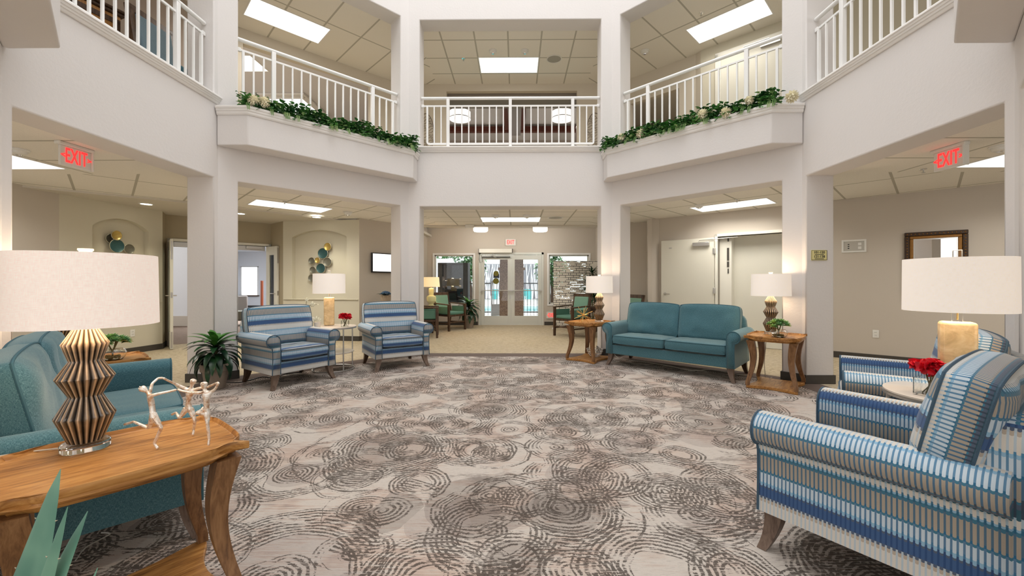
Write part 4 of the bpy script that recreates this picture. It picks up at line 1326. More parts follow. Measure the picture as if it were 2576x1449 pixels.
# corridor side hallway doors (right)
def hall_doors():
    p, q = Vector((RW0[0], RW0[1], 0)), Vector((RW1[0], RW1[1], 0))
    d = (q - p).normalized()
    rz = math.atan2(d.y, d.x)
    r = thing('door_2', (p.x, p.y, 0), rz); r['kind'] = 'structure'
    t0, t1 = tdoor0, tdoor1
    one('door_frame', lambda m: (m.box(t0 - .05, t0 + .0, -.03, .15, 0, 2.12), m.box(t1, t1 + .05, -.03, .15, 0, 2.12), m.box(t0 - .05, t1 + .05, -.03, .15, 2.07, 2.12)), M['doorframe'], r, bev=.004)
    # reveal behind the frame and the closed far leaf
    one('door_leaf', lambda m: m.box(t0 + .20, t1, .30, .345, .01, 2.07), M['doorp'], r, label='closed cream leaf set back in the opening')
    one('reveal', lambda m: (m.box(t0, t0 + .205, .12, .35, 0, 2.07),), M['doorframe'], r)
    one('reveal_head', lambda m: m.box(t0, t1, .13, .35, 2.07, 2.10), M['doorframe'], r)
    one('strike_plates', lambda m: (m.box(t0 + .13, t0 + .165, .108, .121, 1.62, 1.86), m.box(t0 + .13, t0 + .165, .108, .121, 1.50, 1.60), m.box(t0 + .14, t0 + .16, .108, .121, 1.38, 1.47), m.box(t0 + .14, t0 + .16, .108, .121, 1.98, 2.05)), M['rubber'], r)
    # open leaf folded flat to the wall on the left
    lf = one('door_leaf', lambda m: m.box(t0 - .05 - 1.0, t0 - .05, -.085, -.04, .01, 2.055), M['doorp'], r, bev=.003, label='open cream leaf folded back against the wall')
    def closer(m):
        m.box(t0 - .42, t0 - .12, -.145, -.086, 1.90, 1.975)
    one('door_closer', closer, M['steel'], lf, bev=.006)
    one('closer_arm', lambda m: (m.tube([(t0 - .32, -.115, 1.98), (t0 - .30, -.115, 2.01), (t0 + .05, -.10, 2.025)], .007, 6), m.tube([(t0 + .05, -.10, 2.025), (t0 + .34, -.02, 2.04)], .007, 6)), M['steel'], lf)
    for z in (.30, 1.05, 1.80): one('hinge', lambda m, z=z: m.box(t0 - .065, t0 - .03, -.10, -.03, z - .055, z + .055), M['steel'], lf, bev=.004)
    def lever(m):
        m.lathe([(.028, 0), (.028, .012), (.012, .016), (.012, .05)], 16)
    hb_ = MB(Matrix.Translation((t0 - .97, -.086, .98)) @ Matrix.Rotation(R(90), 4, 'X')); lever(hb_)
    hb_.M = Matrix.Identity(4)
    hb_.tube([(t0 - .97, -.14, .98), (t0 - .93, -.145, .98), (t0 - .86, -.14, .975)], .009, 8)
    hb_.build('door_handle', M['steel'], lf)
    one('label_plate', lambda m: m.box(t0 - .89, t0 - .835, -.088, -.0845, 1.885, 1.91), M['steel'], lf)
hall_doors()
# recess double doors on the left
def recess_doors():
    p, q = Vector((DW0[0], DW0[1], 0)), Vector((DW1[0], DW1[1], 0))
    d = (q - p).normalized(); rz = math.atan2(d.y, d.x)
    r = thing('door_3', (p.x, p.y, 0), rz); r['kind'] = 'structure'
    t0, t1 = .07, Ld - .05
    one('door_frame', lambda m: (m.box(t0 - .05, t0, -.03, .15, 0, 2.05), m.box(t1, t1 + .05, -.03, .15, 0, 2.05), m.box(t0 - .05, t1 + .05, -.03, .15, 2.0, 2.05)), M['doorframe'], r, bev=.004)
    def leaf(t_h, tox, toy, label, w_):
        # leaf from hinge to free end, in world, given free end
        h = p + d * t_h - Vector((-d.y, d.x, 0)) * .03
        e = Vector((tox, toy, 0))
        dd = (e - h).normalized(); L = (e - h).length
        n = Vector((-dd.y, dd.x, 0))
        inv = Matrix.Rotation(-rz, 4, 'Z') @ Matrix.Translation((-p.x, -p.y, 0))
        base = inv @ Matrix.Translation((h.x, h.y, 0)) @ Matrix.Rotation(math.atan2(dd.y, dd.x), 4, 'Z')
        mb = MB(base)
        st = min(.12, L * .28)
        for u0, u1, v0, v1 in ((0, st, .01, 1.985), (L - st, L, .01, 1.985), (st, L - st, .01, .28), (st, L - st, 1.80, 1.985)): mb.box(u0, u1, -.022, .022, v0, v1)
        lf = mb.build('door_leaf', M['doorp'], r, bev=.003, label=label)
        mb = MB(base); mb.box(st, L - st, -.004, .004, .28, 1.80); mb.build('glazing', M['pane'], lf)
        mb = MB(base); mb.box(L, L + .003, -.012, .012, 1.62, 1.95); mb.box(L, L + .003, -.012, .012, .03, .32); mb.box(L, L + .003, -.014, .014, .93, 1.03); mb.build('edge_hardware', M['steel'], lf)
        mb = MB(base)
        for s_ in (-1, 1):
            mb.tube([(L - .06, s_ * .022, .97), (L - .06, s_ * .07, .97), (L - .06 - .10, s_ * .075, .97)], .009, 8)
        mb.build('door_handle', M['steel'], lf)
    leaf(t0 - .02, -6.07, 7.31, 'open cream glazed leaf seen edge on', .7)
    leaf(t1 - .03, -4.99, 8.74, 'open cream glazed leaf with lever handle', .6)
    one('closer', lambda m: (m.box(t1 - .42, t1 - .12, -.02, .05, 1.93, 1.99), m.box(t0 + .05, t1 - .05, .05, .10, 1.90, 2.0)), M['steel'], r, bev=.004)
recess_doors()
# beyond the recess: grey lounge chair back and amber post lamp
def dining_bits():
    c = at(600, 790, 11.5)
    r = thing('grey_lounge_chair', (c.x - .12, 11.5, 0.003), R(30), 'grey chair back glimpsed through the open left doors', 'chair')
    one('seat', lambda m: m.box(-.3, .3, -.3, .3, .14, .42), M['greyd'], r, bev=.05, bseg=3)
    b = MB(Matrix.Translation((0, .28, .35)) @ Matrix.Rotation(R(-12), 4, 'X')); b.box(-.3, .3, -.06, .06, 0, .48)
    b.build('backrest', simple('warm_grey_upholstery', (0.32, 0.30, 0.29, 1), .9), r, bev=.04, bseg=3)
    for x in (-.25, .25):
        for y in (-.25, .25): one('leg', lambda m, x=x, y=y: m.box(x - .02, x + .02, y - .02, y + .02, .001, .15), M['walnut'], r)
    c = at(659, 760, 12.0)
    r = thing('wooden_post', (c.x, 12.0, .003), 0, 'slim orange-brown wooden post beyond the open left doors', 'post')
    one('post', lambda m: m.box(-.028, .028, -.028, .028, .25, 1.26), simple('orange_varnished_wood', srgb(176, 82, 34), .4), r, bev=.004)
    one('foot', lambda m: m.box(-.09, .07, -.07, .07, .001, .30), M['black'], r, bev=.01)
dining_bits()

# television
def tv():
    a = online(930.5, 660, TV0, LW); 
    d = Vector((LW[0] - TV0[0], LW[1] - TV0[1], 0)).normalized()
    rz = math.atan2(d.y, d.x)
    W, H = .92, .54
    za, zb_ = online(930.5, 635.4, TV0, LW).z, online(930.5, 685.8, TV0, LW).z
    H = za - zb_
    n = Vector((d.y, -d.x, 0))
    c = a + d * W / 2 + n * .0
    r = thing('television', (c.x, c.y, (za + zb_) / 2), rz, 'wall television with blank white screen beyond the left armchairs', 'television')
    one('bezel', lambda m: m.box(-W / 2, W / 2, -.075, -.03, -H / 2, H / 2), M['black'], r, bev=.006)
    one('screen', lambda m: m.box(-W / 2 + .022, W / 2 - .022, -.077, -.0745, -H / 2 + .03, H / 2 - .02), M['tvlit'], r)
    one('wall_mount', lambda m: m.box(-.2, .2, -.03, -.0005, -.12, .12), M['black'], r)
tv()

# plate wall art
def plates(p, q, items, label_base, depth=.10):
    d = Vector((q[0] - p[0], q[1] - p[1], 0)).normalized()
    n = Vector((-d.y, d.x, 0))
    rz = math.atan2(d.y, d.x)
    p2 = (p[0] + n.x * depth, p[1] + n.y * depth); q2 = (q[0] + n.x * depth, q[1] + n.y * depth)
    for px, py, rad, mname, off, lb in items:
        v = online(px, py, p2, q2)
        r = thing('wall_plate', (v.x - n.x * off, v.y - n.y * off, v.z), rz, lb, 'wall art', label_base)
        mb = MB(Matrix.Rotation(R(90), 4, 'X'))
        mb.lathe([(0, .004), (rad * .55, .006), (rad * .93, .022), (rad * .95, .024), (rad * .95, .014), (rad * .6, -.002), (0, -.004)], 36)
        mb.build('plate', M[mname], r)
        mb = MB(Matrix.Rotation(R(90), 4, 'X'))
        mb.lathe([(rad * .93, .018), (rad * .95, .028), (rad * 1.0, .026), (rad * 1.0, .016), (rad * .95, .010)], 36, cap=False)
        mb.build('rim', M['discrim'], r)
        mb = MB(Matrix.Rotation(R(90), 4, 'X')); mb.tube([(0, 0, -off + .001), (0, 0, 0)], .008, 6); mb.build('mount', M['steel'], r)
s7 = lambda x, y: (700 + x / 4.528, 540 + y / 4.528)
it = []
for x, y, rd, mn, off, lb in ((583, 368, 45, 'goldd', .045, 'gold plate at the top of the right niche cluster'), (524, 443, 62, 'teald', .03, 'large teal plate below the gold one in the right niche'),
        (397, 528, 40, 'greyd', .03, 'grey plate at the left of the right niche cluster'), (469, 522, 33, 'goldd', .05, 'small gold plate at the centre of the right niche cluster'),
        (577, 540, 52, 'greyd', .035, 'grey plate at the right of the right niche cluster'), (411, 631, 40, 'greyd', .03, 'grey plate lower left beside the second teal one'),
        (504, 612, 57, 'teald', .04, 'second teal plate just above the rectangular-shade lamp'), (398, 724, 44, 'greyd', .03, 'lowest grey plate half behind the lamp shade')):
    px, py = s7(x, y)
    it.append((px, py, rd / 4.528 / F_PX * 8.65, mn, off, lb))
plates(NR0, NR1, it, 'hammered metal plates in the niches')
it = []
s8 = lambda x, y: (x / 3.15, 440 + y / 3.15)
for x, y, rd, mn, off, lb in ((893, 480, 40, 'goldd', .06, 'gold plate topmost in the left niche'), (900, 563, 56, 'teald', .05, 'teal plate under the gold one in the left niche'),
        (1005, 588, 42, 'greyd', .03, 'grey plate at the right of the left niche cluster'), (862, 505, 38, 'greyd', .02, 'brown shaded plate behind the gold one in the left niche')):
    px, py = s8(x, y)
    it.append((px, py, rd / 3.15 / F_PX * 6.6 , mn, off, lb))
plates(NL0, NL1, it, 'hammered metal plates in the niches')
# ================================================================ UPHOLSTERED SEATING
from mathutils import noise as mnoise
def arm_profile(inner, W_in):
    """closed section of a rolled, flared arm in (x outward, z); x=0 at the inner face"""
    pts = [(0.0, .17), (0.0, .50)]
    c, r_ = (.075, .545), .074
    for a in range(190, -88, -18):
        pts.append((c[0] + r_ * math.cos(R(a)) * (1.0 if a > 90 else 1.08), c[1] + r_ * math.sin(R(a))))
    pts += [(.094, .466), (.088, .44), (.086, .36), (.088, .28), (.092, .17)]
    return pts
def arm(root, sgn, xin, y0, y1, fab, pipe):
    prof = arm_profile(0, 0)
    n = len(prof)
    # arc length for the pattern
    al = [0.17]
    for i in range(n - 2, -1, -1):
        al.append(al[-1] + math.hypot(prof[i][0] - prof[i + 1][0], prof[i][1] - prof[i + 1][1]))
    al = al[::-1]
    mb = MB()
    steps = [(y0 + .0, .965), (y0 + .012, .993), (y0 + .03, 1.0), (y0 + .12, 1.0), ((y0 + y1) / 2, 1.0), (y1 - .1, 1.0), (y1, .99)]
    cxm, czm = .055, .40
    rows, uvs, vs_ = [], [], []
    for y, k in steps:
        for i in range(n + 1):
            x, z = prof[i % n]
            xx = cxm + (x - cxm) * (k if y < y0 + .02 else 1)
            zz = z if z < .2 else z - (1 - k) * .15
            vs_.append((sgn * (xin + xx), y, zz))
            if i < n: u_v = al[i]
            else: u_v = al[-1] - .09
            # outer side: continue so that pattern height ~ z at the outer face
            uvs.append((y, u_v))
    m_ = n + 1
    fs = []
    for j in range(len(steps) - 1):
        for i in range(n):
            f = (j * m_ + i, j * m_ + i + 1, (j + 1) * m_ + i + 1, (j + 1) * m_ + i)
            fs.append(f if sgn < 0 else f[::-1])
    mb.add(vs_, fs, uvs)
    # front and rear caps, pattern runs vertically
    for j, fl_ in ((0, True), (len(steps) - 1, False)):
        cap = [vs_[j * m_ + i] for i in range(n)]
        uv = [(p[0], p[2]) for p in cap]
        f = tuple(range(n))
        mb.add(cap, [f if (fl_ ^ (sgn > 0)) else f[::-1]], uv)
    o = mb.build('arm', fab, root, ang=50)
    dissolve(o)
    b = MB()
    b.tube([(sgn * (xin + cxm + (x - cxm) * .975), y0 + .002, z if z < .2 else z - .004) for x, z in prof], .0055, 6)
    b.build('piping', pipe, o)
    return o
def cushion(name, root, W, Dp, T, Mx, fab, pipe, puff=.5, seed=0, wr=.006, crown=0.0, nx=22, ny=16, uvm='x', flare=0.0):
    """boxed cushion in the plane XY of Mx (X width, Y length), thickness along Z"""
    def h(u, v):
        e = (1 - abs(u) ** 5) * (1 - abs(v) ** 5)
        return T / 2 * ((1 - puff) + puff * max(0, e) ** .55)
    def edge(u, v):
        # soften the outline: pull corners in slightly, sides bow out
        k = 1 - .035 * (abs(u) ** 6) * (abs(v) ** 6)
        tt = max(0, min(1, (v + .62) / .5)); fl = 1 + flare * tt * tt * (3 - 2 * tt)
        return u * W / 2 * k * fl * (1 - .012 * abs(v) ** 4), v * Dp / 2 * k * (1 - .012 * abs(u) ** 4) + (crown * (1 - u * u) * max(0, v))
    vs_, uv, idx = [], [], {}
    for s_ in (1, -1):
        for j in range(ny + 1):
            for i in range(nx + 1):
                u, v = -1 + 2 * i / nx, -1 + 2 * j / ny
                u, v = math.copysign(abs(u) ** .85, u), math.copysign(abs(v) ** .85, v)
                x, y = edge(u, v)
                z = s_ * h(u, v)
                w_ = mnoise.noise(Vector((x * 5 + seed, y * 5, s_ * 3.0 + seed * 1.7))) * wr * 2 + mnoise.noise(Vector((x * 14 + seed, y * 9, seed))) * wr
                z += s_ * w_ * (1 - max(abs(u), abs(v)) ** 8)
                idx[(s_, i, j)] = len(vs_)
                vs_.append((x, y, z))
                uv.append((x, y + seed * .07))
    fs = []
    for s_ in (1, -1):
        for j in range(ny):
            for i in range(nx):
                f = (idx[(s_, i, j)], idx[(s_, i + 1, j)], idx[(s_, i + 1, j + 1)], idx[(s_, i, j + 1)])
                fs.append(f if s_ > 0 else f[::-1])
    b = MB(Mx)
    b.add(vs_, fs, uv)
    # boxing band
    ring = [(i, 0) for i in range(nx)] + [(nx, j) for j in range(ny)] + [(nx - i, ny) for i in range(nx)] + [(0, ny - j) for j in range(ny)]
    bv, buv, bf = [], [], []
    s = 0
    for k in range(len(ring) + 1):
        a = vs_[idx[(1,) + ring[k % len(ring)]]]
        c = vs_[idx[(-1,) + ring[k % len(ring)]]]
        if k: s += (Vector(a) - Vector(vs_[idx[(1,) + ring[(k - 1) % len(ring)]]])).length
        m_ = ((a[0] + c[0]) / 2 * (1 + .008 / (W / 2)), (a[1] + c[1]) / 2 * (1 + .010 / (Dp / 2)), 0)
        for q_, hh in ((a, T * .5), (m_, 0), (c, -T * .5)):
            bv.append(q_)
            if uvm == 'x':  # stripes run round the edge band
                buv.append((s, hh + seed * .1 + .3))
            else:
                buv.append((q_[0] if abs(q_[1]) > abs(Dp / 2 * .97) else hh, q_[1] if abs(q_[0]) > W / 2 * .9 else hh + .1))
    for k in range(len(ring)):
        for r_ in (0, 1):
            bf.append((k * 3 + r_, k * 3 + r_ + 1, k * 3 + 3 + r_ + 1, k * 3 + 3 + r_))
    b.add(bv, bf, buv)
    o = b.build(name, fab, root, ang=60)
    for s_ in (1, -1):
        pb = MB(Mx)
        pts = [vs_[idx[(s_,) + q_]] for q_ in ring]
        pts.append(pts[0])
        pb.tube(pts, .0055, 6, cap=False)
        pb.build('piping', pipe, o)
    return o
def taper_leg(root, x, y, sx, sy, m):
    mb = MB()
    rings = []
    for k in range(7):
        t = k / 6
        z = .175 * (1 - t) + .001
        w_ = .036 * (1 - t) + .019 * t
        ox = sx * (.045 * t * t); oy = sy * (.035 * t * t)
        rings.append([(x + ox + a * w_, y + oy + b * w_, z) for a, b in ((-1, -1), (1, -1), (1, 1), (-1, 1))])
    mb.loft(rings[::-1], True)
    o = mb.build('leg', m, root, ang=40)
    fixn(o)
def seating(name, label, cat, W, nseat, fab, pipe, seed=0, group=None, backh=.865):
    """W = width between the inner faces of the arms"""
    root = thing(name, (0, 0, 0), 0, label, cat, group)
    yf, yb = -.40, .36
    xi = W / 2
    # frame: front rail, sides of deck, rear frame
    def deck(m):
        m.box(-xi - .002, xi + .002, yf + .015, yb - .04, .17, .30)
    one('seat_frame', deck, fab, root, bev=.008)
    for s_ in (1, -1): arm(root, s_, xi, yf, yb - .02, fab, pipe)
    # padded rear frame with rounded shoulders
    mb = MB()
    Wb = xi + (.085 if nseat == 1 else .055)
    outl = []
    H = backh - .075
    pr = []
    for z in (.17, .35, .50):
        pr.append((xi + .085, z))
    for a in range(0, 91, 15):
        pr.append((Wb - .11 + .11 * math.cos(R(a)), H - .11 + .11 * math.sin(R(a))))
    full = pr + [(-x, z) for x, z in pr[::-1]]
    rings = []
    for y, k, dz in ((-.055, .985, 0), (-.04, 1, 0), (.045, 1, 0), (.06, .985, 0)):
        rings.append([(x * k, yb - .05 + y + max(0, z - .45) * .16, z - (1 - k) * .5 * (1 if z > .3 else 0)) for x, z in full])
    mb.loft(rings, True)
    o = mb.build('back_frame', fab, root, ang=50)
    fixn(o)
    sw = W / nseat
    for i in range(nseat):
        xc = -W / 2 + sw * (i + .5)
        Mx = Matrix.Translation((xc, yf + .29, .375)) @ Matrix.Rotation(R(-1.5), 4, 'X')
        cushion('seat_cushion', root, sw - .004, .60, .15, Mx, fab, pipe, .30, seed + i, .003)
    ov = .035 if nseat == 1 else .018
    for i in range(nseat):
        xc = -W / 2 + sw * (i + .5)
        bw = sw + (-.01 if nseat == 1 else ov)
        if nseat > 1: xc += math.copysign(ov / 2, xc)
        hb = backh - .40
        Mx = Matrix.Translation((xc, yb - .155, .40 + hb / 2 + .02)) @ Matrix.Rotation(R(78), 4, 'X')
        cushion('back_cushion', root, bw, hb + .03, .215, Mx, fab, pipe, .42, seed + 3 + i, .013 if nseat > 1 else .008, crown=.012, flare=.38 if nseat == 1 else .0)
    for sx in (-1, 1):
        taper_leg(root, sx * (xi + .035), yf + .055, sx, -1, M['greywood'])
        taper_leg(root, sx * (xi + .035), yb - .06, sx * .6, 1, M['walnut'])
    return root
def facing(fx, fy): return math.atan2(fy, fx) + PI / 2

def place(cen, f):
    return dict(loc=(cen[0], cen[1], 0.001), rz=facing(*f))
GCH = 'blue striped lounge armchairs'
chair = seating('striped_armchair', 'blue striped armchair beside the potted dracaena, left of the two in the distance', 'armchair', .58, 1, M['stripe'], M['pipe'], 0, GCH)
def setp(o, cen, f):
    o.location = (cen[0], cen[1], .001); o.rotation_euler = (0, 0, facing(*f))
CA, FA = (-2.72, 5.06), (.835, -.55)
CB, FB = (-1.69, 6.03), (.557, -.83)
setp(chair, CA, FA)
c2 = copy_tree(chair, None, (CB[0], CB[1], .001), facing(*FB), 'blue striped armchair nearest the glass doors, right of the two in the distance')
CC, FC = (1.735, 1.775), (-.575, .818)
CD, FD = (2.80, 2.80), (-.80, .60)
c3 = copy_tree(chair, None, (CC[0], CC[1], .001), facing(*FC), 'large blue striped armchair cut off at the lower right corner, arm side to the viewer')
c4 = copy_tree(chair, None, (CD[0], CD[1], .001), facing(*FD), 'blue striped armchair behind the onyx lamp at the right edge')
sofa = seating('sofa', 'teal two-seat sofa under the hallway doors in the middle distance', 'sofa', 1.52, 2, M['teal'], M['tealpipe'], 5, 'teal two-seat sofas', .85)
fs_ = (-.66, -.75)
setp(sofa, (2.32, 5.78), fs_)
sofa2 = copy_tree(sofa, None, (-2.27, 2.27, .001), facing(.72, .70), 'teal sofa at the left edge behind the near oak table')

# ================================================================ OAK TRAY TABLES
def outline(W, Dp, k=0.0, n=46):
    """serpentine table outline with pointed corners; k shrinks it"""
    pts = []
    hw, hd = W / 2 - k, Dp / 2 - k
    def off(s):
        a = abs(s)
        return (-.034 * math.exp(-((a - .80) / .13) ** 2) + .014 * math.cos(PI * s / 2) - .006) * (1 - a ** 14)
    for side in range(4):
        for i in range(n):
            s = -1 + 2 * i / n
            o = off(s)
            if side == 0: p = (s * hw, -hd - o)
            elif side == 1: p = (hw + o, s * hd)
            elif side == 2: p = (-s * hw, hd + o)
            else: p = (-hw - o, -s * hd)
            if i == 0: pass
            pts.append(p)
    return pts
def tray_table(label, W=.53, Dp=.64, H=.60):
    root = thing('oak_tray_table', (0, 0, 0), 0, label, 'side table', 'honey oak tray tables with curved legs')
    base = [Vector(p) for p in outline(W, Dp, 0)]
    nb = len(base)
    nrm = []
    for i in range(nb):
        d1 = (base[i] - base[i - 1]).normalized(); d2 = (base[(i + 1) % nb] - base[i]).normalized()
        n1, n2 = Vector((-d1.y, d1.x)), Vector((-d2.y, d2.x))
        bi = n1 + n2
        nrm.append(bi / max(.9, bi.dot(n1)))
    def ring_at(k, z): return [(p.x + m_.x * k, p.y + m_.y * k, z) for p, m_ in zip(base, nrm)]
    mb = MB()
    def inner_at(k, z):
        # inside the corner horns the tray edge turns a plain rounded corner
        hw, hd, n = W / 2 - .034 - k, Dp / 2 - .034 - k, 46
        out = []
        for side in range(4):
            for i in range(n):
                s_ = -1 + 2 * i / n
                a_ = abs(s_) * .80
                o_ = max(0, .034 - .034 * math.exp(-((a_ - .80) / .13) ** 2) + .014 * math.cos(PI * a_ / 2) - .006 - .0003) * (1 - abs(s_) ** 10)
                if side == 0: q_ = (s_ * hw, -hd - o_)
                elif side == 1: q_ = (hw + o_, s_ * hd)
                elif side == 2: q_ = (-s_ * hw, hd + o_)
                else: q_ = (-hw - o_, -s_ * hd)
                out.append((q_[0], q_[1], z))
        return out
    rg = [inner_at(.024, H - .060), inner_at(.020, H - .048), inner_at(.006, H - .042), inner_at(.002, H - .036), ring_at(.003, H - .028), ring_at(.0, H - .022), ring_at(.0, H - .006), ring_at(.002, H), inner_at(.004, H), inner_at(.008, H - .006), inner_at(.012, H - .015), inner_at(.016, H - .018)]
    mb.loft(rg, False)
    mb.add(rg[-1] + [(0, 0, H - .018)], [(i, (i + 1) % nb, nb) for i in range(nb)])
    mb.add(rg[0] + [(0, 0, H - .060)], [((i + 1) % nb, i, nb) for i in range(nb)])
    o = mb.build('tabletop', M['oak'], root, ang=28)
    dissolve(o)
    # base board with concave sides
    bw, bd = W / 2 - .02, Dp / 2 - .02
    pts = []
    for side in range(4):
        for i in range(14):
            s = -1 + 2 * i / 14
            cut = .055 * (1 - s * s) ** 1.0 if abs(s) < .82 else .055 * (1 - .82 ** 2) * 0
            cut = .050 * max(0, math.cos(PI * s / 2 / .84)) if abs(s) < .84 else 0
            if side == 0: p = (s * bw, -bd + cut)
            elif side == 1: p = (bw - cut, s * bd)
            elif side == 2: p = (-s * bw, bd - cut)
            else: p = (-bw + cut, -s * bd)
            pts.append(p)
    mb = MB(); mb.prism(pts, .001, .034)
    mb.build('base_shelf', M['oak'], root, bev=.004)
    for sx in (-1, 1):
        for sy in (-1, 1):
            mb = MB()
            rings = []
            n = 14
            for k in range(n + 1):
                t = k / n
                z = (H - .058) * (1 - t) + .034 * t
                # bow inward through the middle, kick out at the foot
                inn = .036 * math.sin(PI * min(1, t * 1.08)) ** 1.0 * (1 if t < .93 else .9) - .012 * t
                w_ = .020 * (1 - t) ** 1.2 + .0185
                x = sx * (W / 2 - .058 - inn + .014 * t); y = sy * (Dp / 2 - .058 - inn + .014 * t)
                rings.append([(x + a * w_, y + b * w_, z) for a, b in ((-1, -1), (1, -1), (1, 1), (-1, 1))])
            mb.loft(rings[::-1], True)
            o = mb.build('leg', M['oakleg'], root, ang=50); fixn(o)
    return root
tabN = tray_table('large foreground oak tray table holding the big linen lamp and dancers')
tabN.location = (-1.325, 1.475, .001); tabN.rotation_euler = (0, 0, R(140.5))
tabR = copy_tree(tabN, None, (3.11, 4.80, .001), R(-41), 'oak tray table at the right column holding a lamp and succulent bowl')
tabC = copy_tree(tabN, None, (1.255, 6.46, .001), R(-41), 'oak tray table left of the far sofa holding the brass starburst')
tabL = copy_tree(tabN, None, (-3.24, 3.20, .001), R(140), 'oak tray table behind the left sofa, only its rim in view')

# ================================================================ ROUND MARBLE TABLES
def round_table(label):
    root = thing('round_side_table', (0, 0, 0), 0, label, 'side table', 'round marble-topped metal side tables')
    H = .60
    one('tabletop', lambda m: m.lathe([(.0, H - .016), (.292, H - .016), (.298, H - .01), (.298, H - .002), (.294, H), (.0, H)], 48), M['marble'], root)
    one('top_rim', lambda m: m.lathe([(.290, H - .028), (.300, H - .028), (.300, H - .016), (.290, H - .016)], 48, cap=False), M['steel'], root)
    one('shelf', lambda m: m.lathe([(.0, .235), (.262, .235), (.266, .24), (.266, .25), (.0, .252)], 48), M['marble'], root)
    one('base_ring', lambda m: m.tube([(.27 * math.cos(a * PI / 24), .27 * math.sin(a * PI / 24), .009) for a in range(49)], .008, 8, cap=False), M['steel'], root)
    for a in (50, 140, 230, 320):
        one('leg', lambda m, a=a: m.tube([(.275 * math.cos(R(a)), .275 * math.sin(R(a)), .005), (.275 * math.cos(R(a)), .275 * math.sin(R(a)), H - .02)], .009, 8), M['steel'], root)
    return root
rt1 = round_table('round marble-topped table between the two far striped armchairs'); rt1.location = (-2.44, 5.70, .001)
rt2 = copy_tree(rt1, None, (2.47, 2.24, .001), 0, 'round marble-topped table between the two near striped armchairs')

# ================================================================ LAMPS
def glaze_body():
    prof = [(.026, .425), (.032, .424), (.066, .363), (.046, .300), (.082, .240), (.047, .172), (.084, .098), (.050, .008), (.048, .003)]
    # refine
    zs = []
    for i in range(len(prof) - 1):
        (r0, z0), (r1, z1) = prof[i], prof[i + 1]
        st = 5
        for k in range(st): 
            t = k / st
            zs.append((r0 + (r1 - r0) * t, z0 + (z1 - z0) * t))
    zs.append(prof[-1])
    seg, pl = 264, 22
    vs_, fs = [], []
    for r_, z in zs:
        for i in range(seg):
            ph = (i / seg * pl) % 1
            tri = 1 - abs(2 * ph - 1)          # 0 groove .. 1 ridge
            k = 1 - (1 - tri) ** 2.2
            amp = .008 * min(1, max(.15, (r_ - .02) / .04))
            rr = r_ - amp * (1 - k)
            a = 2 * PI * i / seg
            vs_.append((rr * math.cos(a), rr * math.sin(a), z))
    for j in range(len(zs) - 1):
        for i in range(seg):
            k = (i + 1) % seg
            fs.append((j * seg + i, (j + 1) * seg + i, (j + 1) * seg + k, j * seg + k))
    fs.append(tuple(range(seg))[::-1])
    fs.append(tuple((len(zs) - 1) * seg + i for i in range(seg)))
    me = bpy.data.meshes.new('ceramic_body')
    me.from_pydata(vs_, [], fs); me.update()
    ca = me.color_attributes.new('lamplit_glaze', 'FLOAT_COLOR', 'POINT')
    for idx, v in enumerate(me.vertices):
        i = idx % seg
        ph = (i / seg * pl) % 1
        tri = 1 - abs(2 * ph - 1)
        up = max(0, min(1, (v.co.z - .34) / .03))  # upper pleats painted paler, as if lit from the shade above
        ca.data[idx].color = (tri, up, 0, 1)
    me.polygons.foreach_set('use_smooth', [True] * len(me.polygons))
    me.set_sharp_from_angle(angle=R(50))
    me.materials.append(M['lamplit_glaze'])
    return me
GBODY = glaze_body()
def shade_parts(root, z0, z1, r0, r1, m):
    s_ = one('lamp_shade', lambda b: b.loft([[(r * math.cos(2 * PI * i / 64), r * math.sin(2 * PI * i / 64), z) for i in range(64)] for r, z in ((r0, z0), (r1, z1), (r1 - .004, z1), (r0 - .004, z0), (r0, z0))], False,
             uvs=[(2 * PI * .2 * i / 64, z) for r, z in ((r0, z0), (r1, z1), (r1, z1), (r0, z0), (r0, z0)) for i in range(64)]), m, root)
    one('spider', lambda b: [b.tube([(0, 0, z1 - .012), ((r1 - .004) * math.cos(a), (r1 - .004) * math.sin(a), z1 - .006)], .002, 5) for a in (0, 2.094, 4.188)], M['steel'], s_)
def ribbed_lamp(label, m, power):
    root = thing('ribbed_table_lamp', (0, 0, 0), 0, label, 'table lamp', 'ribbed brown ceramic lamps with drum shades')
    one('base_disc', lambda b: b.lathe([(0, .001), (.066, .001), (.069, .005), (.069, .024), (.066, .028), (0, .028)], 48), M['acrylic'], root)
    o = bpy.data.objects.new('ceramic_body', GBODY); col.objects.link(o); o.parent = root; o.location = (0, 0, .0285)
    one('neck', lambda b: (b.lathe([(.0, .450), (.027, .450), (.029, .458), (.024, .464), (.012, .466), (.012, .50), (0, .50)], 24), b.tube([(0, 0, .50), (0, 0, .715)], .004, 6)), M['petalw'], root)
    one('light_bulb', lambda b: b.sphere((0, 0, .56), .03, 14, 10, (1, 1, 1.3)), M['drumlit'], root)
    shade_parts(root, .460, .722, .210, .205, m)
    one('finial', lambda b: b.lathe([(0, .712), (.018, .714), (.018, .735), (.022, .738), (.022, .744), (0, .745)], 20), M['petalw'], root)
    return root
lampN = ribbed_lamp('big foreground ribbed lamp with wide linen shade on the near oak table', M['linen'], 10)
ZT = .583
lampN.location = (-1.505, 1.515, ZT)
lR = (3.165, 4.985, ZT); lC = (1.41, 6.50, ZT); lL = (-3.37, 3.09, ZT)
lamps = [lampN]
for loc, lb in ((lR, 'ribbed lamp with white drum shade on the oak table by the right column'), (lC, 'ribbed lamp with white drum shade on the oak table left of the far sofa'), (lL, 'dark ribbed lamp body seen behind the big foreground lamp')):
    l = copy_tree(lampN, None, loc, 0, lb)
    lamps.append(l)
    for ch in l.children:
        if ch.name.startswith('lamp_shade'):
            ch.data = ch.data.copy(); ch.data.materials[0] = M['linenw']
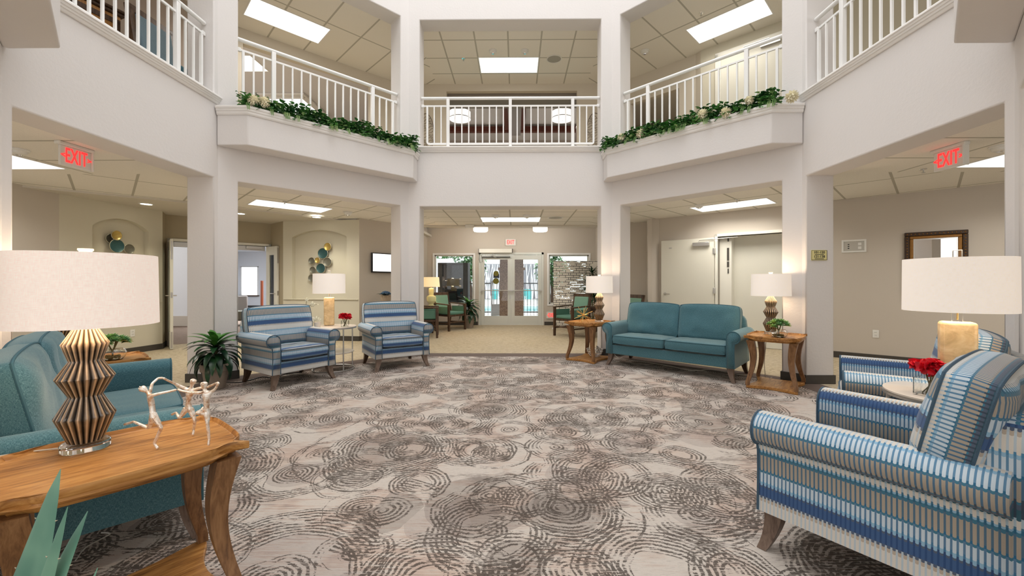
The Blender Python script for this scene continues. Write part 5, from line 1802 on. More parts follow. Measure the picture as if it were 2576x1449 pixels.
def marble_lamp(label):
    root = thing('onyx_table_lamp', (0, 0, 0), 0, label, 'table lamp', 'onyx column lamps with drum shades')
    one('onyx_column', lambda b: b.box(-.068, .068, -.05, .05, .002, .395), M['onyx'], root, bev=.016, bseg=3)
    one('acrylic_neck', lambda b: b.box(-.020, .020, -.014, .014, .395, .455), M['acrylic'], root, bev=.003)
    one('rod', lambda b: b.tube([(0, 0, .405), (0, 0, .715)], .004, 6), M['brass'], root)
    one('light_bulb', lambda b: b.sphere((0, 0, .56), .03, 14, 10, (1, 1, 1.3)), M['drumlit'], root)
    shade_parts(root, .450, .725, .2125, .2105, M['linenw'])
    one('finial', lambda b: b.box(-.018, .018, -.012, .012, .715, .770), M['acrylic'], root, bev=.003)
    return root
ml1 = marble_lamp('onyx column lamp with drum shade between the far striped armchairs'); ml1.location = (-2.53, 5.76, .602); ml1.rotation_euler = (0, 0, R(22))
ml2 = copy_tree(ml1, None, (2.405, 2.175, .602), R(-38), 'onyx column lamp with drum shade at the right edge in front of the mirror')
WARM = (1.0, .76, .52)
for l, p in [(q, 7.0) for q in lamps] + [(ml1, 6.0), (ml2, 6.0)]:
    x, y, z = l.location
    point('lamp_bulb_up', (x, y, z + .69), p * .8, WARM, .06)
    point('lamp_bulb_down', (x, y, z + .49), p * .3, WARM, .05)

# ================================================================ PLANTS
def blade(mb, base, yaw, L, w_, lift, droop, n=9, fold=.25, th=0.0):
    """arching strap leaf"""
    pts = []
    d = Vector((math.cos(yaw), math.sin(yaw), 0)); s_ = Vector((-d.y, d.x, 0))
    p = Vector(base); ang = lift
    rows = []
    for k in range(n + 1):
        t = k / n
        wd = w_ * (math.sin(PI * min(1, (t * .92 + .08))) ** .8) * (1 if t < .97 else .3)
        nrm = d * -math.sin(ang) + Vector((0, 0, 1)) * math.cos(ang)
        rows.append([p + s_ * wd + nrm * wd * fold, p.copy(), p - s_ * wd + nrm * wd * fold])
        p = p + (d * math.cos(ang) + Vector((0, 0, 1)) * math.sin(ang)) * (L / n)
        ang -= droop / n
    vs_ = [v for r_ in rows for v in r_]
    fs = []
    for k in range(n):
        for i in (0, 1): fs.append((k * 3 + i, k * 3 + i + 1, k * 3 + 4 + i, k * 3 + 3 + i))
    mb.add(vs_, fs)
def dracaena(label, loc, s=1.0, seed=1, nl=58):
    random.seed(seed)
    root = thing('potted_dracaena', loc, 0, label, 'potted plant')
    root.scale = (s, s, s)
    one('pot', lambda b: b.lathe([(0, .001), (.098, .001), (.100, .006), (.132, .205), (.140, .207), (.152, .212), (.158, .290), (.156, .296), (.146, .296), (.138, .262), (0, .262)], 40), M['terracotta'], root)
    one('soil', lambda b: b.lathe([(0, .264), (.136, .264)], 24), M['soil'], root)
    one('stem', lambda b: b.tube([(0, 0, .26), (.01, 0, .38), (0, .01, .52)], .014, 8), M['stem'], root)
    b1, b2 = MB(), MB()
    for i in range(nl):
        t = i / nl
        yaw = i * 2.39996 + random.uniform(-.2, .2)
        z = .34 + .20 * t
        lift = R(-5 + 62 * t + random.uniform(-8, 8))
        L = .36 - .08 * t + random.uniform(-.03, .03)
        droop = R(115 - 65 * t + random.uniform(-10, 10))
        tgt = b2 if t > .74 else b1
        blade(tgt, (0.008 * math.cos(yaw), .008 * math.sin(yaw), z), yaw, L, .033 + .007 * random.random(), lift, droop)
    b1.build('leaves', M['dracaena'], root, ang=80)
    b2.build('leaves', M['dracaena2'], root, ang=80, label='brighter green young centre leaves')
    return root
pP = onz(548, 972)
pl1 = dracaena('potted dracaena in a grey clay pot by the left column', (-3.33, 4.66, .001), .96, 3)
pE = onz(1181, 819)
pl2 = dracaena('potted dracaena left of the glass exit doors', (pE.x + .04, 11.0, .001), 1.18, 5, 50)
# tall floor plant behind the right entry table
def tall_plant():
    random.seed(11)
    c = at(1490, 700, 10.22)
    root = thing('tall_dracaena', (c.x, 10.22, .001), 0, 'tall dracaena with three leafy heads in front of the pierced screen', 'potted plant')
    one('pot', lambda b: b.lathe([(0, .001), (.12, .001), (.15, .24), (.16, .26), (.15, .27), (.14, .24), (0, .24)], 28), M['terracotta'], root)
    b = MB(); heads = [((0, 0), 1.42), ((-.10, .04), 1.12), ((.06, .05), .80)]
    for (x, y), h in heads: b.tube([(x * .2, y * .2, .22), (x, y, h * .6), (x, y, h)], .013, 7)
    b.build('stem', M['stem'], root)
    for (x, y), h in heads:
        b = MB()
        for i in range(30):
            t = i / 30
            blade(b, (x, y, h - .05 + .08 * t), i * 2.4, .30, .018, R(0 + 60 * t), R(95 - 50 * t), 7)
        b.build('leaves', M['dracaena'], root, ang=80)
tall_plant()
def agave():
    root = thing('agave_plant', (-.83, .66, .001), 0, 'blue-green agave with toothed leaves at the bottom left corner', 'potted plant')
    one('pot', lambda b: b.lathe([(0, .001), (.11, .001), (.15, .20), (.155, .22), (.14, .22), (.13, .18), (0, .18)], 32), M['terracotta'], root)
    one('soil', lambda b: b.lathe([(0, .182), (.13, .182)], 20), M['soil'], root)
    def leaf(tip, base, w_, bend, ln):
        tip, base = Vector(tip), Vector(base)
        b = MB()
        n = 16
        rings = []
        ax = (tip - base)
        side = Vector((1, -.15, 0)).normalized()
        nr = ax.cross(side).normalized()
        teeth = MB()
        for k in range(n + 1):
            t = k / n
            wd = w_ * (1 - t) ** .72 * (1.0 if t > .15 else .85 + t) + .0008
            c = base + ax * t + nr * bend * math.sin(PI * t)
            th_ = wd * .28
            rings.append([c + side * wd + nr * wd * -.32, c + side * wd * .5 + nr * (-th_ * .6), c + nr * (th_ * .2), c - side * wd * .5 + nr * (-th_ * .6), c - side * wd + nr * wd * -.32,
                          c - side * wd * .5 + nr * (-th_ * 1.7), c + nr * (-th_ * 1.3), c + side * wd * .5 + nr * (-th_ * 1.7)])
            if 2 < k < n - 1 and k % 2 == 0:
                for s_ in (1, -1):
                    q_ = c + side * wd * s_ + nr * wd * -.32
                    teeth.tube([q_, q_ + side * s_ * .004 + ax.normalized() * .0015], [.0012, .0003], 5)
        b.loft(rings, True)
        o = b.build('leaf', M['agave'], root, ang=50); fixn(o)
        teeth.build('spines', M['discrim'], o)
    inv = lambda v: v - Vector(root.location)
    ctr = Vector((-.83, .66, .20))
    for (tx, ty, Y), w_, bend, bo in (((153, 1180, .70), .088, .02, (-.03, 0)), ((171, 1275, .63), .045, .012, (.01, -.01)), ((221, 1286, .66), .056, -.02, (.03, .0)), ((246, 1428, .62), .022, .0, (.05, .0))):
        tip = at(tx, ty, Y)
        leaf(inv(tip), inv(ctr + Vector((bo[0], bo[1], 0))), w_, bend, 0)
    for yaw, L in ((2.4, .30), (3.6, .34), (4.6, .26), (1.4, .3)):
        tip = ctr + Vector((math.cos(yaw) * L * .8, math.sin(yaw) * L * .5, L * .55))
        leaf(inv(tip), inv(ctr), .035, 0, 0)
agave()

# greenery and blooms in the upper planters
def leaf_shape(mb, p, d, up, L, w_):
    s_ = d.cross(up)
    if s_.length < 1e-3: s_ = Vector((1, 0, 0))
    s_.normalize(); u = s_.cross(d).normalized()
    a = p; b_ = p + d * L * .35 + s_ * w_ + u * .006; c_ = p + d * L * .35 - s_ * w_ + u * .006
    e = p + d * L * .75 + s_ * w_ * .6 - u * .004; f_ = p + d * L * .75 - s_ * w_ * .6 - u * .004
    m_ = p + d * L * .45 - u * .004; t_ = p + d * L - u * .014
    mb.add([a, b_, c_, e, f_, m_, t_], [(0, 5, 1), (0, 2, 5), (1, 5, 3), (2, 4, 5), (5, 6, 3), (5, 4, 6)])
def greenery(sx, label, seed):
    random.seed(seed)
    b1, b2, st = MB(), MB(), MB()
    p0, p1 = Vector((sx * 3.32, 5.06, 3.30)), Vector((sx * 1.60, 6.72, 3.30))
    d = (p1 - p0)
    nrm = Vector((-sx * 1, -1, 0)).normalized()
    N = 1100
    for i in range(N):
        t = random.random()
        dens = .55 + .45 * math.sin(t * 17 + seed) 
        q = p0 + d * t + nrm * (.20 - .24 * random.random() ** 1.6)
        h = random.uniform(.0, .20) * (.72 + .45 * dens)
        q.z = 3.31 + h
        if q.z < 3.34 and random.random() < .3:
            q += nrm * .05; q.z += .02
        for k in range(3):
            yaw = random.uniform(0, 2 * PI)
            dd = Vector((math.cos(yaw), math.sin(yaw), random.uniform(-.5, .8))).normalized()
            L = random.uniform(.045, .080)
            leaf_shape(b2 if random.random() < .16 else b1, q + dd * .008, dd, Vector((0, 0, 1)), L, L * random.uniform(.30, .42))
    for i in range(26):
        t = random.random()
        q = p0 + d * t + nrm * random.uniform(.0, .15); q.z = 3.36
        top = q + Vector((random.uniform(-.05, .05), random.uniform(-.05, .05), random.uniform(.08, .19)))
        st.tube([q, (q + top) / 2 + Vector((.01, 0, 0)), top], .002, 5)
        for k in range(6):
            pp = q.lerp(top, .3 + .7 * k / 5)
            yaw = random.uniform(0, 2 * PI)
            dd = Vector((math.cos(yaw), math.sin(yaw), .5)).normalized()
            leaf_shape(b1, pp, dd, Vector((0, 0, 1)), .05, .016)
    for i in range(14):     # trailing fronds over the rim
        t = random.random()
        q = p0 + d * t + nrm * .17; q.z = 3.37
        for k in range(8):
            pp = q + nrm * (.06 + .006 * k) + Vector((0, 0, -.012 * k))
            for s_ in (-1, 1):
                leaf_shape(b2, pp, (d.normalized() * s_ + Vector((0, 0, -.3))).normalized(), Vector((0, 0, 1)), .03 - .002 * k, .006)
    r = thing('artificial_greenery', (sx * 2.46, 5.9, 3.28), 0, label, 'plants')
    r['kind'] = 'stuff'
    off = Matrix.Translation(-Vector(r.location))
    for b, nm, m in ((b1, 'leaves', M['ivy']), (b2, 'pale_leaves', M['ivy2']), (st, 'stems', M['stem'])):
        b.v = [off @ v for v in b.v]
        b.build(nm, m, r, ang=80)
greenery(1, 'bed of artificial green leaves filling the right balcony planter', 21)
greenery(-1, 'bed of artificial green leaves filling the left balcony planter', 22)
def bloom(px, py, sx, rad, label):
    # on the vertical plane of the planter middle line
    p0, p1 = (sx * 3.10, 4.96), (sx * 1.50, 6.56)
    v = online(px, py, p0, p1)
    r = thing('cream_bloom', v, 0, label, 'flower', 'cream artificial blooms in the balcony planters')
    random.seed(int(px))
    b = MB()
    for i in range(70):
        z = 1 - 2 * (i + .5) / 70; a = i * 2.4
        d_ = Vector((math.sqrt(1 - z * z) * math.cos(a), math.sqrt(1 - z * z) * math.sin(a), z))
        leaf_shape(b, d_ * rad * .45, (d_ + Vector((random.uniform(-.3, .3), random.uniform(-.3, .3), random.uniform(-.3, .3)))).normalized(), Vector((.1, .3, 1)), rad * .62, rad * .20)
    b.build('petals', M['petalw'], r, ang=80)
    one('flower_heart', lambda m: m.sphere((0, 0, 0), rad * .5, 10, 8), M['petalw'], r)
for px, py, lb in ((1992, 243, 'cream bloom at the right end of the right planter'), (1885, 252, 'small cream bloom half hidden in the right planter'), (1826, 284, 'cream bloom mid right of the right planter'), (1768, 288, 'cream bloom left of the middle of the right planter'),
                   (1612, 336, 'cream bloom toward the left end of the right planter'), (1564, 347, 'cream bloom nearest the left end of the right planter')):
    bloom(px, py, 1, 0.072 if px != 1885 else .055, lb)
for px, py, lb in ((637, 253, 'cream bloom at the left end of the left planter'), (665, 257, 'second cream bloom at the left end of the left planter')):
    bloom(px, py, -1, .068, lb)
# ================================================================ TABLE-TOP THINGS
def vase_flowers(label, loc, s=1.0):
    r = thing('red_flower_vase', loc, .3, label, 'flowers', 'glass cubes of red flowers'); r.scale = (s, s, s)
    W = .05
    one('glass_vase', lambda m: (m.box(-W, W, -W, W, .001, .008), m.box(-W, -W + .004, -W, W, .008, .09), m.box(W - .004, W, -W, W, .008, .09), m.box(-W + .004, W - .004, -W, -W + .004, .008, .09), m.box(-W + .004, W - .004, W - .004, W, .008, .09)), M['glass'], r)
    random.seed(4)
    one('stems', lambda m: [m.tube([(random.uniform(-.03, .03), random.uniform(-.03, .03), .01), (random.uniform(-.01, .01), 0, .05), (random.uniform(-.04, .04), random.uniform(-.03, .03), .11)], .003, 5) for k in range(9)], M['stem'], r)
    b = MB()
    for c in ((-.045, 0, .145), (.045, .01, .15), (0, -.035, .125), (0, .04, .15), (0, 0, .165), (-.03, -.03, .165), (.05, -.03, .13)):
        for i in range(26):
            a = i * 2.4; z = random.uniform(-.5, 1)
            d_ = Vector((math.cos(a), math.sin(a), z)).normalized()
            leaf_shape(b, Vector(c) + d_ * .010, (d_ + Vector((random.uniform(-.5, .5), random.uniform(-.5, .5), random.uniform(-.4, .4)))).normalized(), Vector((random.uniform(-1, 1), random.uniform(-1, 1), .6)), random.uniform(.030, .042), random.uniform(.018, .027))
    b.build('petals', M['petalr'], r, ang=70)
    return r
v1 = vase_flowers('red flowers in a glass cube on the far round marble table', (-2.24, 5.60, .602), .95)
pv = onz(2328, 993, .602)
v2 = copy_tree(v1, None, (2.30, 2.215, .602), .5, 'red flowers in a glass cube on the near round marble table', scale=(1, 1, 1))

def succulent_bowl(label, loc, s=1.0, seed=2):
    random.seed(seed)
    r = thing('succulent_bowl', loc, 0, label, 'plant bowl', 'glass bowls of succulents'); r.scale = (s, s, s)
    one('glass_bowl', lambda m: m.lathe([(0, .001), (.06, .001), (.082, .025), (.090, .055), (.080, .078), (.068, .088), (.064, .088), (.076, .076), (.086, .055), (.078, .027), (.058, .006), (0, .006)], 36), M['glass'], r)
    one('pebbles', lambda m: [m.sphere((.055 * math.sqrt(random.random()) * math.cos(a), .055 * math.sqrt(random.random()) * math.sin(a), .016 + random.uniform(0, .014)), random.uniform(.008, .013), 7, 5, (1, 1, .7)) for a in [i * 2.4 for i in range(34)]], M['stem'], r)
    one('stem', lambda m: (m.tube([(0, 0, .02), (.0, 0, .07), (.04, .01, .16)], .006, 7), m.tube([(0, 0, .06), (-.04, -.01, .15)], .005, 7), m.tube([(0, 0, .05), (0, .03, .15)], .005, 7)), M['stem'], r)
    for k in range(13):
        a = k * 2.4; rr = .105 * math.sqrt(k / 13)
        c = Vector((rr * math.cos(a), rr * math.sin(a), .175 - rr * rr * 5 + random.uniform(-.008, .008)))
        b = MB()
        for j in range(22):
            t = j / 22
            yaw = j * 2.4
            d_ = Vector((math.cos(yaw) * (1 - .7 * t), math.sin(yaw) * (1 - .7 * t), .15 + t)).normalized()
            leaf_shape(b, c, d_, Vector((0, 0, 1)), .050, .014)
        b.build('rosette', M['succ'], r, ang=80)
    return r
sb1 = succulent_bowl('succulents in a low glass bowl on the oak table by the right column', (3.08, 4.70, ZT))
sb2 = copy_tree(sb1, None, (-3.14, 3.27, ZT), 0, 'succulents in a glass jar behind the big foreground lamp', scale=(.95, .95, 1.0))

def starburst():
    r = thing('brass_starburst', (1.13, 6.32, ZT), 0, 'brass starburst ornament of thin rods on the oak table left of the sofa', 'ornament')
    random.seed(8)
    c = Vector((0, 0, .125))
    dirs = []
    for i in range(9):
        z = 1 - (i + .5) / 9 * 1.0; a = i * 2.4 + .4
        d_ = Vector((math.sqrt(1 - z * z) * math.cos(a), math.sqrt(1 - z * z) * math.sin(a), z))
        dirs.append(d_)
    b = MB()
    for d_ in dirs:
        L = .15
        k = L
        if (c - d_ * k).z < .004: k2 = (c.z - .004) / max(.05, d_.z)
        else: k2 = L
        b.tube([c - d_ * min(k, k2), c + d_ * k], [.0025, .0042], 6)
        b.tube([c - d_ * min(k, k2), c + d_ * .02], [.0042, .0025], 6)
    b.sphere(c, .010, 8, 6)
    b.build('rods', M['brass'], r)
starburst()
def silver_bowl():
    r = thing('silver_openwork_bowl', (1.34, 6.50, .036), 0, 'silver openwork wire bowl on the lower shelf left of the sofa', 'bowl')
    b = MB()
    n = 22
    prof = [(.045, .002), (.075, .02), (.10, .05), (.118, .085), (.125, .12)]
    for j, (rr, z) in enumerate(prof):
        b.tube([(rr * math.cos(2 * PI * i / 32), rr * math.sin(2 * PI * i / 32), z) for i in range(33)], .003, 5, cap=False)
        for i in range(n):
            a = 2 * PI * (i + .5 * (j % 2)) / n
            b.sphere((rr * math.cos(a), rr * math.sin(a), z), .010, 7, 5)
    for i in range(n):
        a0 = 2 * PI * i / n
        b.tube([(rr * math.cos(a0 + .14 * j), rr * math.sin(a0 + .14 * j), z) for j, (rr, z) in enumerate(prof)], .0028, 5)
        b.tube([(rr * math.cos(a0 - .14 * j), rr * math.sin(a0 - .14 * j), z) for j, (rr, z) in enumerate(prof)], .0028, 5)
    b.build('openwork', M['chrome'], r)
silver_bowl()
def orchid():
    r = thing('white_orchid', (-2.58, 5.52, .602), 0, 'white orchid on the far round table behind the left armchair', 'flowers')
    one('pot', lambda m: m.lathe([(0, .001), (.035, .001), (.045, .07), (.042, .07), (.038, .06), (0, .06)], 20), M['marble'], r)
    S1 = [(0, 0, .05), (-.14, .0, .10), (-.16, 0, .20), (-.13, 0, .28), (-.07, 0, .31)]
    S2 = [(0, 0, .05), (-.03, 0, .10), (.0, 0, .12)]
    one('stem', lambda m: (m.tube(S1, .003, 6), m.tube([(-.155, 0, .19), (-.155, 0, .30), (-.145, 0, .36)], .003, 6), m.tube([(-.10, 0, .295), (.0, 0, .305)], .002, 5)), M['stem'], r)
    def fl(c, s_, nm='blossom'):
        b = MB()
        for k in range(5):
            a = R(90 + 72 * k)
            d_ = Vector((math.cos(a), -.15, math.sin(a))).normalized()
            leaf_shape(b, Vector(c), d_, Vector((0, -1, 0)), s_, s_ * .42)
        b.sphere((c[0], c[1] - .008, c[2]), s_ * .2, 8, 6)
        b.build(nm, M['petalw'], r, ang=80)
    for c, s_ in (((-.06, -.01, .315), .038), ((-.075, .0, .295), .03), ((-.145, 0, .37), .03), ((.0, -.02, .12), .036), ((.03, -.02, .105), .034), ((-.02, -.02, .10), .034)): fl(c, s_)
    one('bud', lambda m: m.sphere((.005, 0, .306), .008, 8, 6), M['petalw'], r)
orchid()

# ---- three running figures
def skin_figure(name, joints, edges, parent, m, sub=2):
    me = bpy.data.meshes.new(name)
    ks = list(joints)
    me.from_pydata([tuple(joints[k][0]) for k in ks], [(ks.index(a), ks.index(b)) for a, b in edges], [])
    o = bpy.data.objects.new(name, me); col.objects.link(o)
    mod = o.modifiers.new('skin', 'SKIN')
    mod.branch_smoothing = .4
    if not me.skin_vertices: me.skin_vertices.new(name='')
    sv = me.skin_vertices[0].data
    for i, k in enumerate(ks):
        sv[i].radius = (joints[k][1] * 1.25, 1.25 * joints[k][1] * (joints[k][2] if len(joints[k]) > 2 else 1))
        sv[i].use_root = (i == 0)
    s_ = o.modifiers.new('sub', 'SUBSURF'); s_.levels = sub; s_.render_levels = sub
    me.materials.append(m)
    dg = bpy.context.evaluated_depsgraph_get(); dg.update()
    nm = bpy.data.meshes.new_from_object(o.evaluated_get(dg))
    nm.name = name
    nm.polygons.foreach_set('use_smooth', [True] * len(nm.polygons))
    if not nm.materials: nm.materials.append(m)
    col.objects.unlink(o); bpy.data.objects.remove(o)
    o2 = bpy.data.objects.new(name, nm); col.objects.link(o2); o2.parent = parent
    return o2
def dancers():
    z3 = lambda x, y: (300 + x / 6.038, 920 + y / 6.038)
    root = thing('dancers_sculpture', (-1.17, 1.45, ZT), 0, 'champagne-silver sculpture of three running children holding hands on the near oak table', 'sculpture')
    inv = lambda v: v - Vector(root.location)
    def P(x, y, Y):
        a, b = z3(x, y); return inv(at(a, b, Y))
    E_ = [('pelvis', 'waist'), ('waist', 'chest'), ('chest', 'neck'), ('neck', 'head'), ('head', 'crown'), ('chest', 'shl'), ('shl', 'ell'), ('ell', 'wrl'), ('wrl', 'hal'), ('chest', 'shr'), ('shr', 'elr'), ('elr', 'wrr'), ('wrr', 'har'),
          ('pelvis', 'hl'), ('hl', 'kl'), ('kl', 'al'), ('al', 'tl'), ('pelvis', 'hr'), ('hr', 'kr'), ('kr', 'ar'), ('ar', 'tr')]
    rad = dict(pelvis=.0095, waist=.0078, chest=.0105, neck=.0042, head=.0105, crown=.0100, shl=.0055, ell=.0040, wrl=.0034, hal=.0038, shr=.0055, elr=.0040, wrr=.0034, har=.0038,
               hl=.0075, kl=.0052, al=.0038, tl=.0040, hr=.0075, kr=.0052, ar=.0038, tr=.0040)
    figs = []
    Y1 = onz(*z3(560, 1262), ZT).y
    Y3 = onz(*z3(1357, 1225), ZT).y
    Y2 = onz(*z3(1140, 1060), ZT).y
    f1 = dict(pelvis=(510, 740, 0), waist=(500, 640, 0), chest=(480, 490, 0), neck=(420, 395, 0), head=(358, 350, 0), crown=(325, 335, 0),
              shl=(470, 460, -.012), ell=(620, 420, -.01), wrl=(790, 385, 0), hal=(880, 362, .01), shr=(455, 440, .012), elr=(500, 270, .03), wrr=(590, 190, .06), har=(670, 185, .08),
              hl=(530, 770, -.01), kl=(640, 945, -.012), al=(530, 1180, -.005), tl=(592, 1268, -.01), hr=(510, 790, .01), kr=(450, 950, .02), ar=(215, 850, .03), tr=(70, 895, .035))
    f2 = dict(pelvis=(1045, 640, 0), waist=(1050, 560, 0), chest=(1060, 400, 0), neck=(1105, 300, 0), head=(1120, 235, 0), crown=(1140, 208, 0),
              shl=(1000, 345, -.005), ell=(870, 285, -.02), wrl=(720, 215, -.05), hal=(670, 188, -.07), shr=(1190, 345, .005), elr=(1330, 330, .0), wrr=(1450, 275, -.03), har=(1505, 255, -.05),
              hl=(1000, 680, 0), kl=(915, 800, -.012), al=(860, 710, .01), tl=(790, 745, .012), hr=(1090, 680, 0), kr=(1150, 830, -.01), ar=(1130, 975, .0), tr=(1115, 1062, -.012))
    f3 = dict(pelvis=(1330, 690, 0), waist=(1325, 590, 0), chest=(1330, 440, 0), neck=(1290, 345, 0), head=(1285, 290, 0), crown=(1292, 240, 0),
              shl=(1270, 405, -.006), ell=(1100, 412, -.012), wrl=(960, 385, 0), hal=(890, 360, .012), shr=(1400, 400, .004), elr=(1460, 350, .006), wrr=(1495, 290, .004), har=(1510, 255, .0),
              hl=(1300, 720, 0), kl=(1160, 725, -.02), al=(1250, 670, .02), tl=(1288, 622, .028), hr=(1335, 740, 0), kr=(1340, 880, -.004), ar=(1365, 1110, .0), tr=(1355, 1222, -.008))
    for k, (f, Y) in enumerate(((f1, Y1), (f2, Y2), (f3, Y3))):
        def YY(n, dy): 
            return Y + dy * 1.0
        J = {n: (P(x, y, YY(n, dy)), rad[n] * 1.0) for n, (x, y, dy) in f.items()}
        skin_figure('figure', J, E_, root, M['statue'])
    # shorts as a slightly proud shell on the hips of each figure
    for f, Y in ((f1, Y1), (f2, Y2), (f3, Y3)):
        g = lambda n: P(f[n][0], f[n][1], Y + f[n][2])
        b = MB()
        for h_, k_ in (('hl', 'kl'), ('hr', 'kr')):
            b.tube([g(h_).lerp(g('waist'), .35), g(h_), g(h_).lerp(g(k_), .62)], [.010, .0115, .0085], 10)
        b.build('shorts', M['statue'], root)
        c = g('head').lerp(g('crown'), .4)
        fd = Vector((0, -1, .2)).normalized() if f is not f1 else Vector((.25, -.8, .6)).normalized()
        sd = Vector((1, 0, 0))
        b = MB()
        b.sphere(c + fd * .0125, .0022, 8, 6, (1, 1.3, 1.2))
        for s_ in (-1, 1):
            b.sphere(c + fd * .0105 + sd * .0042 * s_ + Vector((0, 0, .003)), .0014, 6, 5)
            b.sphere(c + sd * .0115 * s_, .0026, 6, 5, (.5, .8, 1.2))
        b.build('face', M['statue'], root)
dancers()

# ================================================================ ENTRY ROOM FURNITURE
def green_chair(label):
    r = thing('green_side_chair', (0, 0, 0), 0, label, 'chair', 'walnut and green fabric armchairs of the entry')
    m = M['walnut']
    one('seat', lambda b: b.box(-.25, .25, -.27, .22, .40, .47), M['greenvinyl'], r, bev=.025, bseg=3)
    one('seat_rail', lambda b: b.box(-.26, .26, -.26, .24, .355, .40), m, r, bev=.004)
    Mx = Matrix.Translation((0, .245, .36)) @ Matrix.Rotation(R(-10), 4, 'X')
    b = MB(Mx); b.box(-.27, -.21, -.02, .02, 0, .60); b.box(.21, .27, -.02, .02, 0, .60); b.box(-.27, .27, -.02, .02, .52, .60); b.box(-.27, .27, -.02, .02, .0, .08)
    b.build('back_frame', m, r, bev=.006)
    b = MB(Mx); b.box(-.215, .215, -.04, .03, .10, .525); b.build('backrest', M['greenback'], r, bev=.02)
    for s_ in (-1, 1):
        b = MB()
        b.cbox((s_ * .285, -.02, .665), (.055, .56, .028), rx=R(3))
        b.build('armrest', m, r, bev=.006)
        one('arm_panel', lambda b, s_=s_: b.box(min(s_ * .272, s_ * .290), max(s_ * .272, s_ * .290), -.24, .2, .42, .60), M['greenvinyl'], r, bev=.006)
        b = MB()
        b.loft([[(s_ * .285 + a * .021, -.27 + c * .024, .0) for a, c in ((-1, -1), (1, -1), (1, 1), (-1, 1))], [(s_ * .285 + a * .024, -.265 + c * .028, .66) for a, c in ((-1, -1), (1, -1), (1, 1), (-1, 1))]], True)
        b.build('leg', m, r, bev=.003)
        b = MB()
        b.loft([[(s_ * .275 + a * .020, .33 + c * .022, .0) for a, c in ((-1, -1), (1, -1), (1, 1), (-1, 1))], [(s_ * .275 + a * .022, .24 + c * .024, .40) for a, c in ((-1, -1), (1, -1), (1, 1), (-1, 1))], [(s_ * .275 + a * .020, .29 + c * .020, .66) for a, c in ((-1, -1), (1, -1), (1, 1), (-1, 1))]], True)
        b.build('leg', m, r, bev=.003)
        one('stretcher', lambda b, s_=s_: b.box(s_ * .28 - .010, s_ * .28 + .010, -.25, .30, .17, .20), m, r)
    one('stretcher', lambda b: b.box(-.27, .27, -.275, -.255, .20, .23), m, r)
    return r
g1 = green_chair('green-seated walnut armchair facing right beside the left entry lamp')
g1.location = (-1.93, 9.15, .001); g1.rotation_euler = (0, 0, facing(.985, .17))
g2 = copy_tree(g1, None, (-1.60, 10.52, .001), facing(.80, -.60), 'green-backed walnut armchair in front of the dark cabinet window')
g3 = copy_tree(g1, None, (1.36, 9.30, .001), facing(-.80, -.60), 'green walnut armchair in front of the pierced white screen')
g4 = copy_tree(g1, None, (2.30, 8.55, .001), facing(-.9, -.3), 'green chair glimpsed behind the far sofa beside the column')
def entry_table(label, loc, rz=0.0):
    r = thing('walnut_side_table', loc, rz, label, 'side table', 'square walnut side tables of the entry')
    one('tabletop', lambda b: b.box(-.26, .26, -.26, .26, .60, .64), M['walnut'], r, bev=.006)
    one('apron', lambda b: b.box(-.23, .23, -.23, .23, .52, .60), M['walnut'], r)
    for x in (-.21, .21):
        for y in (-.21, .21): one('leg', lambda b, x=x, y=y: b.box(x - .022, x + .022, y - .022, y + .022, .001, .52), M['walnut'], r, bev=.003)
    return r
et1 = entry_table('square walnut table carrying the green gourd lamp', (-2.10, 9.98, .001))
et2 = copy_tree(et1, None, (1.99, 9.66, .001), 0, 'square walnut table carrying the small yellow pot')
def gourd_lamp():
    c = at(1083, 760, 10.0)
    r = thing('green_gourd_lamp', (c.x + .02, 10.0, .642), 0, 'pale green glass gourd lamp lit warm yellow on the left entry table', 'table lamp')
    g_ = simple('pale_green_ceramic', srgb(188, 186, 130), .2, emit=(1, .85, .5, 1), es=.08)
    one('gourd_body', lambda b: b.lathe([(0, .001), (.07, .001), (.075, .012), (.05, .03), (.055, .05), (.11, .11), (.115, .20), (.10, .235), (.06, .255), (.055, .27), (.062, .32), (.062, .41), (.045, .43), (0, .435)], 32), g_, r)
    one('foot', lambda b: b.box(-.085, .085, -.085, .085, .0005, .012), M['acrylic'], r)
    one('neck', lambda b: b.tube([(0, 0, .43), (0, 0, .60)], .006, 6), M['brass'], r)
    shade_parts(r, .46, .695, .205, .185, M['linenwarm'])
    one('light_bulb', lambda b: b.sphere((0, 0, .55), .03, 12, 8), M['drumlit'], r)
    point('gourd_bulb', (c.x + .02, 10.0, .642 + .66), 6, (1, .66, .36), .05)
    point('gourd_bulb_low', (c.x + .02, 10.0, .642 + .49), 4, (1, .66, .36), .05)
gourd_lamp()
def yellow_pot():
    c = at(1479, 770, 9.6)
    r = thing('yellow_plant_pot', (c.x, 9.60, .642), 0, 'small bright yellow pot with a spiky green plant on the right entry table', 'potted plant')
    one('pot', lambda b: b.lathe([(0, .001), (.055, .001), (.065, .03), (.065, .08), (.058, .09), (.05, .085), (0, .08)], 24), simple('yellow_ceramic', srgb(240, 208, 10), .3), r)
    b = MB()
    for i in range(16): blade(b, (0, 0, .08), i * 2.4, .10, .008, R(75 - i * 2), R(30), 5)
    b.build('leaves', M['dracaena2'], r, ang=80)
yellow_pot()
